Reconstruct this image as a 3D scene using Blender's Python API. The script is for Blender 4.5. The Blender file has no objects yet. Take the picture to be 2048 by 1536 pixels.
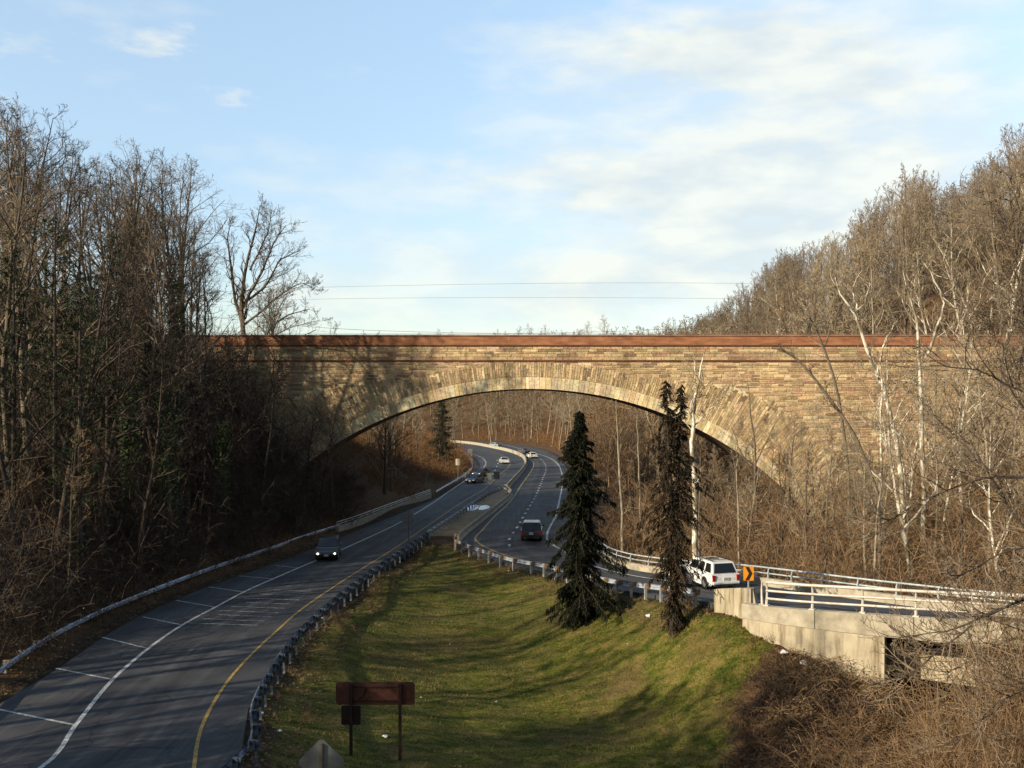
import bpy, bmesh, math, random
import numpy as np
from mathutils import Vector, Matrix
R = math.radians
SC = bpy.context.scene
COL = SC.collection
CH = 12.8                       # camera height above the parkway surface
def P(px, py, z=0.0):           # a point of the place seen at (px, py), given its height
    Y = (CH - z) * 2000.0 / (py - 812.0)
    return ((px - 1024.0) * Y / 2000.0, Y, z)
def AT(px, Y, z=0.0):
    return ((px - 1024.0) * Y / 2000.0, Y, z)
def ZY(py, Y):
    return CH - (py - 812.0) * Y / 2000.0

# ------------------------------------------------------------------ materials
MATS = {}
def new_mat(name):
    m = bpy.data.materials.new(name); m.use_nodes = True
    nt = m.node_tree; nt.nodes.clear()
    out = nt.nodes.new('ShaderNodeOutputMaterial'); b = nt.nodes.new('ShaderNodeBsdfPrincipled')
    nt.links.new(b.outputs[0], out.inputs[0])
    MATS[name] = m
    return m, nt, b
def node(nt, t, **kw):
    n = nt.nodes.new(t)
    for k, v in kw.items():
        if k in n.inputs.keys() if isinstance(k, str) else False: n.inputs[k].default_value = v
        else: setattr(n, k, v)
    return n
def L(nt, a, b): nt.links.new(a, b)
def coords(nt, scale=(1, 1, 1), kind='Object'):
    tc = nt.nodes.new('ShaderNodeTexCoord'); mp = nt.nodes.new('ShaderNodeMapping')
    mp.inputs['Scale'].default_value = scale
    L(nt, tc.outputs[kind], mp.inputs[0]); return mp.outputs[0]
def noise(nt, vec, scale, detail=4, rough=.6):
    n = nt.nodes.new('ShaderNodeTexNoise'); n.inputs['Scale'].default_value = scale
    n.inputs['Detail'].default_value = detail; n.inputs['Roughness'].default_value = rough
    if vec is not None: L(nt, vec, n.inputs['Vector'])
    return n.outputs['Fac']
def ramp(nt, fac, stops):
    r = nt.nodes.new('ShaderNodeValToRGB'); e = r.color_ramp.elements
    while len(e) < len(stops): e.new(.5)
    for k, (p, c) in enumerate(stops):
        e[k].position = p; e[k].color = (*c, 1) if len(c) == 3 else c
    L(nt, fac, r.inputs[0]); return r.outputs[0]
def mixc(nt, fac, a, b, mode='MIX'):
    n = nt.nodes.new('ShaderNodeMix'); n.data_type = 'RGBA'; n.blend_type = mode
    for s, v in ((n.inputs[0], fac), (n.inputs[6], a), (n.inputs[7], b)):
        if isinstance(v, (int, float)): s.default_value = v
        elif isinstance(v, tuple): s.default_value = (*v, 1)
        else: L(nt, v, s)
    return n.outputs[2]
def math_(nt, op, a, b=None, clamp=False):
    n = nt.nodes.new('ShaderNodeMath'); n.operation = op; n.use_clamp = clamp
    for s, v in ((n.inputs[0], a), (n.inputs[1], b)):
        if v is None: continue
        if isinstance(v, (int, float)): s.default_value = v
        else: L(nt, v, s)
    return n.outputs[0]
def bump(nt, b, h, strength=.5, dist=.05):
    n = nt.nodes.new('ShaderNodeBump'); n.inputs['Strength'].default_value = strength; n.inputs['Distance'].default_value = dist
    L(nt, h, n.inputs['Height']); L(nt, n.outputs[0], b.inputs['Normal'])
def attr(nt, name):
    n = nt.nodes.new('ShaderNodeAttribute'); n.attribute_name = name; return n
def basic(name, stops, scale=3, rough=.8, metal=0, bmp=0, bscale=None, vec=(1, 1, 1), detail=5, bdist=.03, spec=.3):
    m, nt, b = new_mat(name)
    v = coords(nt, vec)
    f = noise(nt, v, scale, detail)
    L(nt, ramp(nt, f, stops), b.inputs['Base Color'])
    b.inputs['Roughness'].default_value = rough; b.inputs['Metallic'].default_value = metal
    b.inputs['Specular IOR Level'].default_value = spec
    if bmp: bump(nt, b, noise(nt, v, bscale or scale * 4, 4), bmp, bdist)
    return m
def srgb(r, g, b):
    f = lambda c: (c / 255 / 12.92) if c / 255 <= .04045 else ((c / 255 + .055) / 1.055) ** 2.4
    return (f(r), f(g), f(b))

# trees: object-info random varies tone from tree to tree
def bark(name, c1, c2, c3=None, mott=None, rnd=.35, bs=14):
    m, nt, b = new_mat(name)
    v = coords(nt, (1, 1, .25))
    f = noise(nt, v, 6, 5)
    col = ramp(nt, f, [(.3, c1), (.7, c2)])
    if mott:
        v2 = coords(nt, (1, 1, .45)); g = noise(nt, v2, 1.9, 3)
        k = ramp(nt, g, [(.47, (0, 0, 0)), (.56, (1, 1, 1))])
        col = mixc(nt, k, col, mott)
    oi = nt.nodes.new('ShaderNodeObjectInfo')
    k = math_(nt, 'MULTIPLY_ADD', oi.outputs['Random'], rnd); k.node.inputs[2].default_value = 1 - rnd / 2
    mm = nt.nodes.new('ShaderNodeVectorMath'); mm.operation = 'SCALE'
    L(nt, col, mm.inputs[0]); L(nt, k, mm.inputs['Scale'])
    L(nt, mm.outputs[0], b.inputs['Base Color'])
    b.inputs['Roughness'].default_value = .9; b.inputs['Specular IOR Level'].default_value = .15
    bump(nt, b, noise(nt, v, bs, 4), .7, .04)
    return m
bark('bark_brown', (.07, .056, .042), (.18, .145, .108), rnd=.6)
bark('bark_dark', (.035, .028, .024), (.09, .07, .055))
bark('bark_pale', (.20, .165, .12), (.42, .36, .27))
bark('bark_white', (.50, .46, .37), (.74, .69, .57), mott=(.22, .18, .12))
bark('twig_brown', (.115, .088, .062), (.215, .168, .118), rnd=.6)
bark('twig_dark', (.045, .034, .027), (.09, .07, .052), rnd=.4)  # tone lowered so the left wood's shade sits in the twig colour
bark('twig_tan', (.20, .16, .105), (.36, .29, .195), rnd=.6)
bark('twig_rust', (.15, .095, .055), (.27, .18, .10), rnd=.5)
def leafy(name, c1, c2, c3, scale=2.2):
    m, nt, b = new_mat(name)
    v = coords(nt); f = noise(nt, v, scale, 3); g = noise(nt, v, scale * 9, 2)
    f = math_(nt, 'MULTIPLY_ADD', g, .5); 
    h = noise(nt, v, scale, 3); L(nt, h, f.node.inputs[2])
    L(nt, ramp(nt, f, [(.45, c1), (.72, c2), (.95, c3)]), b.inputs['Base Color'])
    b.inputs['Roughness'].default_value = .75; b.inputs['Specular IOR Level'].default_value = .25
    return m
leafy('needles', (.004, .007, .004), (.011, .016, .008), (.035, .034, .016))
leafy('needles_rust', (.008, .009, .005), (.028, .021, .011), (.085, .05, .024), 1.1)
leafy('ivy', (.012, .028, .008), (.03, .06, .016), (.07, .10, .03), 3)
leafy('cedar_green', (.012, .022, .010), (.03, .045, .018), (.06, .07, .03), 1.2)
leafy('dead_leaf', (.07, .035, .018), (.17, .085, .035), (.30, .18, .08), 1.3)
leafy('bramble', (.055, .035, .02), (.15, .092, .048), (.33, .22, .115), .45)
leafy('bramble_dim', (.028, .019, .013), (.065, .043, .028), (.12, .085, .055), .4)  # darker bramble copy: the left wood's shade put into colour, and dark vines

# ground: colour by region masks stored on the mesh
def ground_mat():
    m, nt, b = new_mat('ground')
    v = coords(nt)
    a = attr(nt, 'lawn').outputs['Fac']; s = attr(nt, 'shoulder').outputs['Fac']
    n1 = noise(nt, v, .22, 5, .65); n2 = noise(nt, v, 1.4, 5, .7); n3 = noise(nt, v, 9, 4, .7)
    vs = coords(nt, (.6, 1.2, 1)); n4 = noise(nt, vs, 1.1, 7, .8)
    grass = ramp(nt, n4, [(.30, (.025, .042, .006)), (.42, (.062, .084, .012)), (.50, (.135, .135, .024)), (.58, (.22, .175, .05)), (.74, (.30, .20, .08))])
    grass2 = ramp(nt, n3, [(.3, (.25, .25, .25)), (.7, (1.25, 1.25, 1.2))])
    grass = mixc(nt, .75, grass, grass2, 'MULTIPLY')
    tan = ramp(nt, n2, [(.3, (.07, .05, .02)), (.7, (.20, .135, .06))])
    gm = ramp(nt, n1, [(.50, (0, 0, 0)), (.68, (.8, .8, .8))])
    grass = mixc(nt, gm, grass, tan)
    leaf = ramp(nt, n3, [(.3, (.035, .022, .013)), (.5, (.10, .058, .03)), (.7, (.22, .13, .065))])
    leaf = mixc(nt, .45, leaf, ramp(nt, n2, [(.35, (.04, .025, .015)), (.65, (.17, .10, .05))]))
    dirt = ramp(nt, n2, [(.35, (.03, .022, .014)), (.7, (.085, .06, .038))])
    e = math_(nt, 'ADD', a, math_(nt, 'MULTIPLY', math_(nt, 'SUBTRACT', n2, .5), 1.0))
    e = ramp(nt, e, [(.42, (0, 0, 0)), (.58, (1, 1, 1))])
    c = mixc(nt, e, leaf, grass)
    es = math_(nt, 'ADD', s, math_(nt, 'MULTIPLY', math_(nt, 'SUBTRACT', n2, .5), 1.2))
    es = ramp(nt, es, [(.5, (0, 0, 0)), (.75, (1, 1, 1))])
    c = mixc(nt, es, c, dirt)
    L(nt, c, b.inputs['Base Color']); b.inputs['Roughness'].default_value = .95; b.inputs['Specular IOR Level'].default_value = .1
    h = math_(nt, 'ADD', n3, math_(nt, 'MULTIPLY', n2, 1.5))
    bump(nt, b, h, .9, .12)
ground_mat()

def asphalt(name, c1, c2, patch):
    m, nt, b = new_mat(name)
    v = coords(nt); n1 = noise(nt, v, .25, 4); n2 = noise(nt, v, 60, 3, .7); vs = coords(nt, (3, .12, 1)); n3 = noise(nt, vs, 1.0, 4)
    c = ramp(nt, n1, [(.35, c1), (.65, c2)])
    c = mixc(nt, ramp(nt, n3, [(.5, (0, 0, 0)), (.7, (.6, .6, .6))]), c, patch)
    g = ramp(nt, n2, [(.3, (.7, .7, .7)), (.7, (1, 1, 1))])
    c = mixc(nt, 1.0, c, g, 'MULTIPLY')
    lat = attr(nt, 'lat').outputs['Fac']
    wob = math_(nt, 'MULTIPLY', math_(nt, 'SUBTRACT', noise(nt, v, .12, 3), .5), .05); lat = math_(nt, 'ADD', lat, wob)
    for pos, wd_, tone in ((.385, .035, .72), (.29, .03, 1.28), (.48, .03, 1.28), (.80, .12, 1.35)):
        dd_ = math_(nt, 'DIVIDE', math_(nt, 'ABSOLUTE', math_(nt, 'SUBTRACT', lat, pos)), wd_)
        c = mixc(nt, 1.0, c, ramp(nt, dd_, [(.2, (tone, tone, tone * .97)), (1.0, (1, 1, 1))]), 'MULTIPLY')
    vo = nt.nodes.new('ShaderNodeTexVoronoi'); vo.feature = 'DISTANCE_TO_EDGE'; vo.inputs['Scale'].default_value = .16
    dn = nt.nodes.new('ShaderNodeVectorMath'); dn.operation = 'MULTIPLY_ADD'
    L(nt, noise(nt, v, .8, 4), dn.inputs[0]); dn.inputs[1].default_value = (3, 3, 3); L(nt, v, dn.inputs[2]); L(nt, dn.outputs[0], vo.inputs['Vector'])
    k = ramp(nt, vo.outputs['Distance'], [(.003, (.45, .45, .45)), (.009, (1, 1, 1))])
    c = mixc(nt, 1.0, c, k, 'MULTIPLY')
    L(nt, c, b.inputs['Base Color']); b.inputs['Roughness'].default_value = .82; b.inputs['Specular IOR Level'].default_value = .3
    bump(nt, b, n2, .3, .01)
asphalt('asphalt', (.036, .037, .042), (.066, .066, .070), (.105, .10, .095))
asphalt('asphalt_pale', (.11, .11, .115), (.17, .165, .16), (.24, .225, .20))
def paint(name, col, dark=.55):
    m, nt, b = new_mat(name); v = coords(nt); f = noise(nt, v, 5, 5, .75)
    L(nt, ramp(nt, f, [(.28, tuple(x * dark * .5 for x in col)), (.42, tuple(x * dark for x in col)), (.6, col)]), b.inputs['Base Color']); b.inputs['Roughness'].default_value = .7
paint('paint_white', (.62, .63, .60), .4); paint('paint_yellow', (.42, .27, .05), .45); paint('paint_worn', (.50, .51, .49), .4)
basic('concrete', [(.3, (.25, .22, .165)), (.55, (.40, .355, .27)), (.8, (.52, .47, .37))], 1.6, .9, bmp=.3, bscale=25)
def concrete_stained():
    m, nt, b = new_mat('concrete_stained')
    v = coords(nt); n1 = noise(nt, v, .9, 5); vs = coords(nt, (2.2, 2.2, .25)); n2 = noise(nt, vs, 1.3, 5, .7)
    c = ramp(nt, n1, [(.3, (.34, .29, .20)), (.7, (.50, .44, .32))])
    k = ramp(nt, n2, [(.46, (1, 1, 1)), (.68, (.40, .35, .28))])
    c = mixc(nt, 1.0, c, k, 'MULTIPLY')
    L(nt, c, b.inputs['Base Color']); b.inputs['Roughness'].default_value = .9
    bump(nt, b, noise(nt, v, 18, 4), .35, .02)
concrete_stained()
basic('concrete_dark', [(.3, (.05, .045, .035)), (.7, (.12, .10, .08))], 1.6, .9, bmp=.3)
basic('galvanized', [(.35, (.34, .37, .43)), (.65, (.52, .55, .60))], 2.5, .45, .35, bmp=.1)
basic('galvanized_shaded', [(.40, (.035, .045, .065)), (.62, (.20, .24, .30))], 2.2, .55, .3, bmp=.1)  # dark tones put the shade on the rail's back into the colour
basic('post_steel', [(.35, (.26, .27, .27)), (.65, (.45, .45, .43))], 2.5, .6, .2)
basic('wood_block', [(.35, (.20, .11, .05)), (.65, (.42, .25, .10))], 4, .85)
basic('rail_cream', [(.35, (.46, .42, .36)), (.65, (.68, .63, .55))], 2.5, .5, .1, bmp=.05)
basic('rail_alu', [(.35, (.34, .40, .42)), (.65, (.56, .60, .61))], 2.5, .45, .3)
basic('coping_red', [(.3, (.20, .085, .045)), (.5, (.33, .145, .075)), (.75, (.45, .22, .12))], 1.1, .9, bmp=.4, bscale=9, vec=(.55, 1, 2.2))
basic('coping_dark', [(.3, (.10, .04, .025)), (.7, (.20, .075, .04))], 2, .9)
basic('mortar', [(.3, (.60, .48, .28)), (.7, (.80, .67, .44))], 1.4, .95)
def stone(name, bright=1.0, sc=4.5):
    m, nt, b = new_mat(name)
    a = attr(nt, 'Col'); v = coords(nt); f = noise(nt, v, sc, 5, .7); g = noise(nt, v, .22, 4, .6)
    k = ramp(nt, f, [(.3, (.5, .48, .45)), (.55, (.95, .95, .95)), (.75, (1.2, 1.18, 1.1))])
    c = mixc(nt, 1.0, a.outputs['Color'], k, 'MULTIPLY')
    vs = coords(nt, (1, 1, .12)); st = noise(nt, vs, .8, 5, .7)
    c = mixc(nt, 1.0, c, ramp(nt, st, [(.5, (1, 1, 1)), (.75, (.55, .5, .46))]), 'MULTIPLY')
    c = mixc(nt, 1.0, c, ramp(nt, g, [(.35, (.92, .88, .82)), (.65, (1.25, 1.2, 1.1))]), 'MULTIPLY')
    L(nt, c, b.inputs['Base Color']); b.inputs['Roughness'].default_value = .92; b.inputs['Specular IOR Level'].default_value = .15
    bump(nt, b, f, .8, .05)
stone('stone')
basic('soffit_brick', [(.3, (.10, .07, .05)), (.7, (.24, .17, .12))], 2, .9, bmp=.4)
basic('sign_brown', [(.3, (.070, .026, .018)), (.7, (.115, .045, .030))], 3, .6, bmp=.05)
basic('sign_brown_dark', [(.3, (.022, .012, .010)), (.7, (.04, .02, .016))], 3, .7)
basic('sign_back', [(.3, (.16, .17, .17)), (.7, (.27, .28, .27))], 2, .5, .3)
basic('sign_post', [(.3, (.13, .11, .08)), (.7, (.22, .19, .14))], 5, .7)
basic('sign_amber', [(.3, (.70, .24, .012)), (.7, (.85, .33, .02))], 2, .5)
basic('sign_cream', [(.3, (.72, .64, .42)), (.7, (.80, .74, .52))], 2, .5)
basic('sign_black', [(.3, (.015, .012, .01)), (.7, (.03, .025, .02))], 2, .6)
basic('litter_white', [(.3, (.55, .56, .58)), (.7, (.85, .85, .85))], 20, .6)
basic('wire_black', [(.3, (.16, .16, .17)), (.7, (.22, .22, .23))], 2, .5)
basic('tyre', [(.3, (.012, .012, .012)), (.7, (.028, .028, .028))], 8, .85)
basic('rim', [(.3, (.30, .30, .31)), (.7, (.45, .45, .46))], 3, .35, .7)
basic('plastic_dark', [(.3, (.018, .018, .02)), (.7, (.035, .035, .035))], 6, .6)
basic('plate_white', [(.3, (.55, .57, .60)), (.7, (.72, .74, .76))], 12, .5)
basic('lamp_red', [(.3, (.22, .010, .010)), (.7, (.38, .02, .015))], 5, .25)
basic('lamp_clear', [(.3, (.55, .55, .52)), (.7, (.75, .75, .72))], 5, .2)
basic('chrome', [(.3, (.5, .5, .5)), (.7, (.65, .65, .65))], 3, .25, .9)
def car_paint(name, c):
    m, nt, b = new_mat(name)
    v = coords(nt); f = noise(nt, v, 3, 5)
    L(nt, ramp(nt, f, [(.35, tuple(x * .86 for x in c)), (.6, c)]), b.inputs['Base Color'])
    b.inputs['Roughness'].default_value = .32; b.inputs['Coat Weight'].default_value = .7 if sum(c) > .2 else .25; b.inputs['Coat Roughness'].default_value = .08
car_paint('paint_suv_white', (.74, .75, .76)); car_paint('paint_black', (.012, .014, .018)); car_paint('paint_navy', (.012, .022, .045))
car_paint('paint_silver', (.42, .44, .46)); car_paint('paint_pearl', (.74, .72, .66)); car_paint('paint_grey', (.11, .105, .10)); car_paint('paint_blue_grey', (.30, .38, .44))
m, nt, b = new_mat('car_glass'); b.inputs['Base Color'].default_value = (.012, .016, .02, 1); b.inputs['Roughness'].default_value = .06; b.inputs['Specular IOR Level'].default_value = .7
m, nt, b = new_mat('headlight_lit'); b.inputs['Base Color'].default_value = (.9, .8, .65, 1); b.inputs['Emission Color'].default_value = (1, .86, .62, 1); b.inputs['Emission Strength'].default_value = 2.2
m, nt, b = new_mat('ice'); b.inputs['Base Color'].default_value = (.55, .62, .72, 1); b.inputs['Roughness'].default_value = .25

# ------------------------------------------------------------------ mesh helpers
class MB:
    def __init__(s): s.v = []; s.f = []; s.c = []; s.cur = None
    def add(s, vs, fs):
        o = len(s.v); s.v += [tuple(v) for v in vs]; s.f += [tuple(i + o for i in f) for f in fs]
        if s.cur is not None: s.c += [s.cur] * len(vs)
    def box(s, c, size, rot=0, taper=1.0, M=None):
        hx, hy, hz = size[0] / 2, size[1] / 2, size[2] / 2
        pts = [(-hx, -hy, -hz), (hx, -hy, -hz), (hx, hy, -hz), (-hx, hy, -hz), (-hx * taper, -hy * taper, hz), (hx * taper, -hy * taper, hz), (hx * taper, hy * taper, hz), (-hx * taper, hy * taper, hz)]
        ca, sa = math.cos(rot), math.sin(rot)
        if M is None: vs = [(c[0] + x * ca - y * sa, c[1] + x * sa + y * ca, c[2] + z) for x, y, z in pts]
        else: vs = [tuple(Vector(c) + M @ Vector(p)) for p in pts]
        s.add(vs, [(0, 3, 2, 1), (4, 5, 6, 7), (0, 1, 5, 4), (1, 2, 6, 5), (2, 3, 7, 6), (3, 0, 4, 7)])
    def beam(s, a, b, w, h):      # box from a to b (centres), w sideways, h upwards
        a = Vector(a); b = Vector(b); d = (b - a)
        if d.length < 1e-6: return
        t = d.normalized(); n = Vector((-t.y, t.x, 0))
        n = n.normalized() if n.length > 1e-4 else Vector((1, 0, 0)); u = t.cross(n) * -1
        if u.z < 0: u = -u
        vs = []
        for q in (a, b):
            for i, j in ((-1, -1), (1, -1), (1, 1), (-1, 1)): vs.append(q + n * (w / 2 * i) + u * (h / 2 * j))
        s.add(vs, [(0, 1, 2, 3), (7, 6, 5, 4), (0, 4, 5, 1), (1, 5, 6, 2), (2, 6, 7, 3), (3, 7, 4, 0)])
    def tube(s, pts, rad, n=6, cap=True):
        pts = [Vector(p) for p in pts]; k = len(pts)
        if not hasattr(rad, '__len__'): rad = [rad] * k
        d = (pts[1] - pts[0]).normalized()
        ref = Vector((0, 0, 1)) if abs(d.z) < .9 else Vector((1, 0, 0))
        u = d.cross(ref).normalized(); vs = []
        for i, p in enumerate(pts):
            t = (pts[min(i + 1, k - 1)] - pts[max(i - 1, 0)]).normalized()
            u = (u - t * u.dot(t)); u = u.normalized() if u.length > 1e-5 else t.orthogonal().normalized()
            w = t.cross(u)
            for j in range(n):
                a = 2 * math.pi * j / n
                vs.append(p + (u * math.cos(a) + w * math.sin(a)) * rad[i])
        fs = [(i * n + j, i * n + (j + 1) % n, (i + 1) * n + (j + 1) % n, (i + 1) * n + j) for i in range(k - 1) for j in range(n)]
        if cap: fs += [tuple(range(n - 1, -1, -1)), tuple((k - 1) * n + j for j in range(n))]
        s.add(vs, fs)
    def ribbon(s, pts, w0, w1, side):
        k = len(pts); vs = []
        for i, p in enumerate(pts):
            w = (w0 + (w1 - w0) * i / (k - 1)) / 2
            vs.append((p[0] - side[0] * w, p[1] - side[1] * w, p[2] - side[2] * w)); vs.append((p[0] + side[0] * w, p[1] + side[1] * w, p[2] + side[2] * w))
        s.add(vs, [(2 * i, 2 * i + 1, 2 * i + 3, 2 * i + 2) for i in range(k - 1)])
    def prism(s, poly, a, b, axis='x', inset=None):   # polygon (u, v) swept along an axis
        n = len(poly); f = {'x': lambda u, v, t: (t, u, v), 'y': lambda u, v, t: (u, t, v)}[axis]
        s.add([f(u, v, a) for u, v in poly] + [f(u, v, b) for u, v in poly], [tuple(range(n)), tuple(range(2 * n - 1, n - 1, -1))] + [(i, i + n, (i + 1) % n + n, (i + 1) % n) for i in range(n)])
    def mesh(s, name, mat, smooth=False):
        me = bpy.data.meshes.new(name); me.from_pydata(s.v, [], s.f); me.materials.append(MATS[mat])
        if s.c:
            ca = me.color_attributes.new('Col', 'FLOAT_COLOR', 'POINT')
            ca.data.foreach_set('color', np.array([(*c, 1) for c in s.c], dtype=np.float32).ravel())
        if smooth: me.shade_smooth()
        me.update(); return me
    def build(s, name, mat, parent=None, smooth=False, bevel=0, fix=False):
        me = s.mesh(name, mat, smooth)
        if bevel or fix:
            bm = bmesh.new(); bm.from_mesh(me)
            bmesh.ops.recalc_face_normals(bm, faces=bm.faces)
            if bevel:
                es = [e for e in bm.edges if len(e.link_faces) == 2 and e.calc_face_angle(0) > R(28)]
                bmesh.ops.bevel(bm, geom=es, offset=bevel, segments=2, affect='EDGES', clamp_overlap=True)
            bm.to_mesh(me); bm.free()
            if smooth: me.shade_smooth()
        return link(name, me, parent)
def link(name, me, parent=None):
    o = bpy.data.objects.new(name, me); COL.objects.link(o)
    if parent is not None: o.parent = parent
    return o
def tag(o, label=None, cat=None, group=None, kind=None):
    if label: o['label'] = label
    if cat: o['category'] = cat
    if group: o['group'] = group
    if kind: o['kind'] = kind
    return o
def thing(name, loc, label, cat, group=None, rz=0):
    o = bpy.data.objects.new(name, None); COL.objects.link(o); o.location = loc; o.rotation_euler = (0, 0, rz)
    o.empty_display_size = .3
    return tag(o, label, cat, group)
def copy_thing(src, loc=None, rz=None, scale=None, label=None, group=None):
    r = src.copy(); COL.objects.link(r)
    for ch in src.children:
        c = ch.copy(); COL.objects.link(c); c.parent = r
        for g in ch.children:
            d = g.copy(); COL.objects.link(d); d.parent = c
    if loc is not None: r.location = loc
    if rz is not None: r.rotation_euler = (0, 0, rz)
    if scale is not None: r.scale = scale
    if label: r['label'] = label
    if group: r['group'] = group
    return r
def np_mesh(name, V, F, mat):
    me = bpy.data.meshes.new(name); nv, nf = len(V), len(F)
    me.vertices.add(nv); me.vertices.foreach_set('co', V.astype(np.float32).ravel())
    k = F.shape[1]
    me.loops.add(nf * k); me.loops.foreach_set('vertex_index', F.astype(np.int32).ravel())
    me.polygons.add(nf); me.polygons.foreach_set('loop_start', np.arange(0, nf * k, k, dtype=np.int32))
    me.update(calc_edges=True); me.materials.append(MATS[mat]); return me

# ------------------------------------------------------------------ camera, sun, sky
cam = bpy.data.cameras.new('camera'); co = bpy.data.objects.new('camera', cam); COL.objects.link(co)
co.location = (0, 0, CH); co.rotation_euler = (R(90), 0, 0); cam.sensor_width = 36; cam.lens = 36 * 2000 / 2048
cam.shift_y = 44 / 2048; cam.clip_end = 6000; cam.clip_start = .5; SC.camera = co
SUN_EL, SUN_DIR = R(23), R(33)      # elevation; heading of the light on the ground, from +X towards +Y
sl = bpy.data.lights.new('sun', 'SUN'); so = bpy.data.objects.new('sun', sl); COL.objects.link(so)
sl.energy = 5.0; sl.angle = R(.55); sl.color = (1, .86, .64)
d = Vector((math.cos(SUN_DIR) * math.cos(SUN_EL), math.sin(SUN_DIR) * math.cos(SUN_EL), -math.sin(SUN_EL)))
so.rotation_euler = d.to_track_quat('-Z', 'Y').to_euler(); so.location = (-60, -30, 60)
w = bpy.data.worlds.new('World'); SC.world = w; w.use_nodes = True; nt = w.node_tree; nt.nodes.clear()
out = nt.nodes.new('ShaderNodeOutputWorld'); bg = nt.nodes.new('ShaderNodeBackground'); L(nt, bg.outputs[0], out.inputs[0])
sky = nt.nodes.new('ShaderNodeTexSky'); sky.sky_type = 'NISHITA'; sky.sun_disc = False
sky.sun_elevation = SUN_EL; sky.sun_rotation = math.atan2(-d.x, -d.y); sky.air_density = 1.0; sky.dust_density = .6; sky.ozone_density = 1.2
tc = nt.nodes.new('ShaderNodeTexCoord'); sep = nt.nodes.new('ShaderNodeSeparateXYZ'); L(nt, tc.outputs['Generated'], sep.inputs[0])
X_, Y_, Z_ = sep.outputs
az = math_(nt, 'DIVIDE', X_, math_(nt, 'MAXIMUM', Y_, .05)); el = math_(nt, 'DIVIDE', Z_, math_(nt, 'MAXIMUM', Y_, .05))
mp = nt.nodes.new('ShaderNodeMapping'); mp.inputs['Scale'].default_value = (2.2, 2.2, 6.5); mp.inputs['Rotation'].default_value = (0, R(-14), 0); L(nt, tc.outputs['Generated'], mp.inputs[0])
n1 = noise(nt, mp.outputs[0], 1.7, 4, .45); n2 = noise(nt, mp.outputs[0], 6.0, 4, .5)
wn = noise(nt, mp.outputs[0], 14.0, 5, .6); wm = noise(nt, mp.outputs[0], 9.0, 5, .6)
az = math_(nt, 'ADD', az, math_(nt, 'MULTIPLY', math_(nt, 'SUBTRACT', wn, .5), .14)); el = math_(nt, 'ADD', el, math_(nt, 'MULTIPLY', math_(nt, 'SUBTRACT', wm, .5), .07))
def blob(ax, ey, sx, sy, amp):
    a = math_(nt, 'POWER', math_(nt, 'DIVIDE', math_(nt, 'SUBTRACT', az, ax), sx), 2); b_ = math_(nt, 'POWER', math_(nt, 'DIVIDE', math_(nt, 'SUBTRACT', el, ey), sy), 2)
    e = math_(nt, 'POWER', 2.718, math_(nt, 'MULTIPLY', math_(nt, 'ADD', a, b_), -1)); return math_(nt, 'MULTIPLY', e, amp)
D_ = lambda px, py: ((px - 1024) / 2000, (812 - py) / 2000)
bl = None
for px, py, sx, sy, amp in ((1750, 240, 620, 290, .56), (1420, 110, 330, 90, .26), (1250, 360, 330, 70, .14), (1600, 480, 640, 130, .22), (1350, 110, 260, 80, .14), (1400, 420, 420, 120, .18), (1420, 100, 190, 60, .20), (1900, 330, 420, 110, .22), (1280, 370, 230, 55, .22), (1500, 520, 700, 70, .16), (1000, 350, 110, 28, .17), (1150, 610, 700, 90, .34), (305, 85, 62, 26, .40), (50, 75, 70, 40, .26), (455, 200, 42, 18, .30), (600, 600, 120, 40, .22), (180, 90, 140, 14, .1), (1640, 160, 150, 30, .15), (1300, 190, 120, 20, -.1)):
    a, e = D_(px, py); q = blob(a, e, sx / 2000, sy / 2000, amp); bl = q if bl is None else math_(nt, 'ADD', bl, q)
cl = math_(nt, 'ADD', math_(nt, 'MULTIPLY', math_(nt, 'SUBTRACT', n1, .56), .8), math_(nt, 'MULTIPLY', math_(nt, 'SUBTRACT', n2, .5), .55))
cl = math_(nt, 'ADD', cl, bl)
mask = ramp(nt, cl, [(.0, (0, 0, 0)), (.2, (.30, .30, .30)), (.62, (.85, .85, .85))])
skyc = nt.nodes.new('ShaderNodeVectorMath'); skyc.operation = 'MULTIPLY'; L(nt, sky.outputs[0], skyc.inputs[0]); skyc.inputs[1].default_value = (1.55, 1.42, 1.32)
cloudc = ramp(nt, n2, [(.36, (4.3, 4.7, 4.75)), (.62, (5.6, 5.65, 5.1))])
lo = ramp(nt, math_(nt, 'MULTIPLY', Z_, 2.0), [(0, (.62, .66, .70)), (.3, (.86, .88, .90)), (.8, (1.36, 1.34, 1.24))])
hi = mixc(nt, mask, mixc(nt, 1.0, skyc.outputs[0], lo, 'MULTIPLY'), cloudc)
back = ramp(nt, math_(nt, 'MULTIPLY_ADD', Y_, .5), [(.30, (.30, .30, .30)), (.62, (1, 1, 1))]); back.node.inputs[0].links[0].from_node.inputs[2].default_value = .5  # sky behind the viewer dimmed to cut fill light and deepen shade
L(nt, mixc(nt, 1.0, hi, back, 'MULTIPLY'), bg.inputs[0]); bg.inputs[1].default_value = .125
SC.view_settings.view_transform = 'Standard'; SC.view_settings.look = 'None'; SC.view_settings.exposure = .47; SC.view_settings.gamma = 1
SC.cycles.max_bounces = 5; SC.cycles.diffuse_bounces = 2; SC.cycles.glossy_bounces = 2; SC.cycles.use_denoising = True
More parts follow.
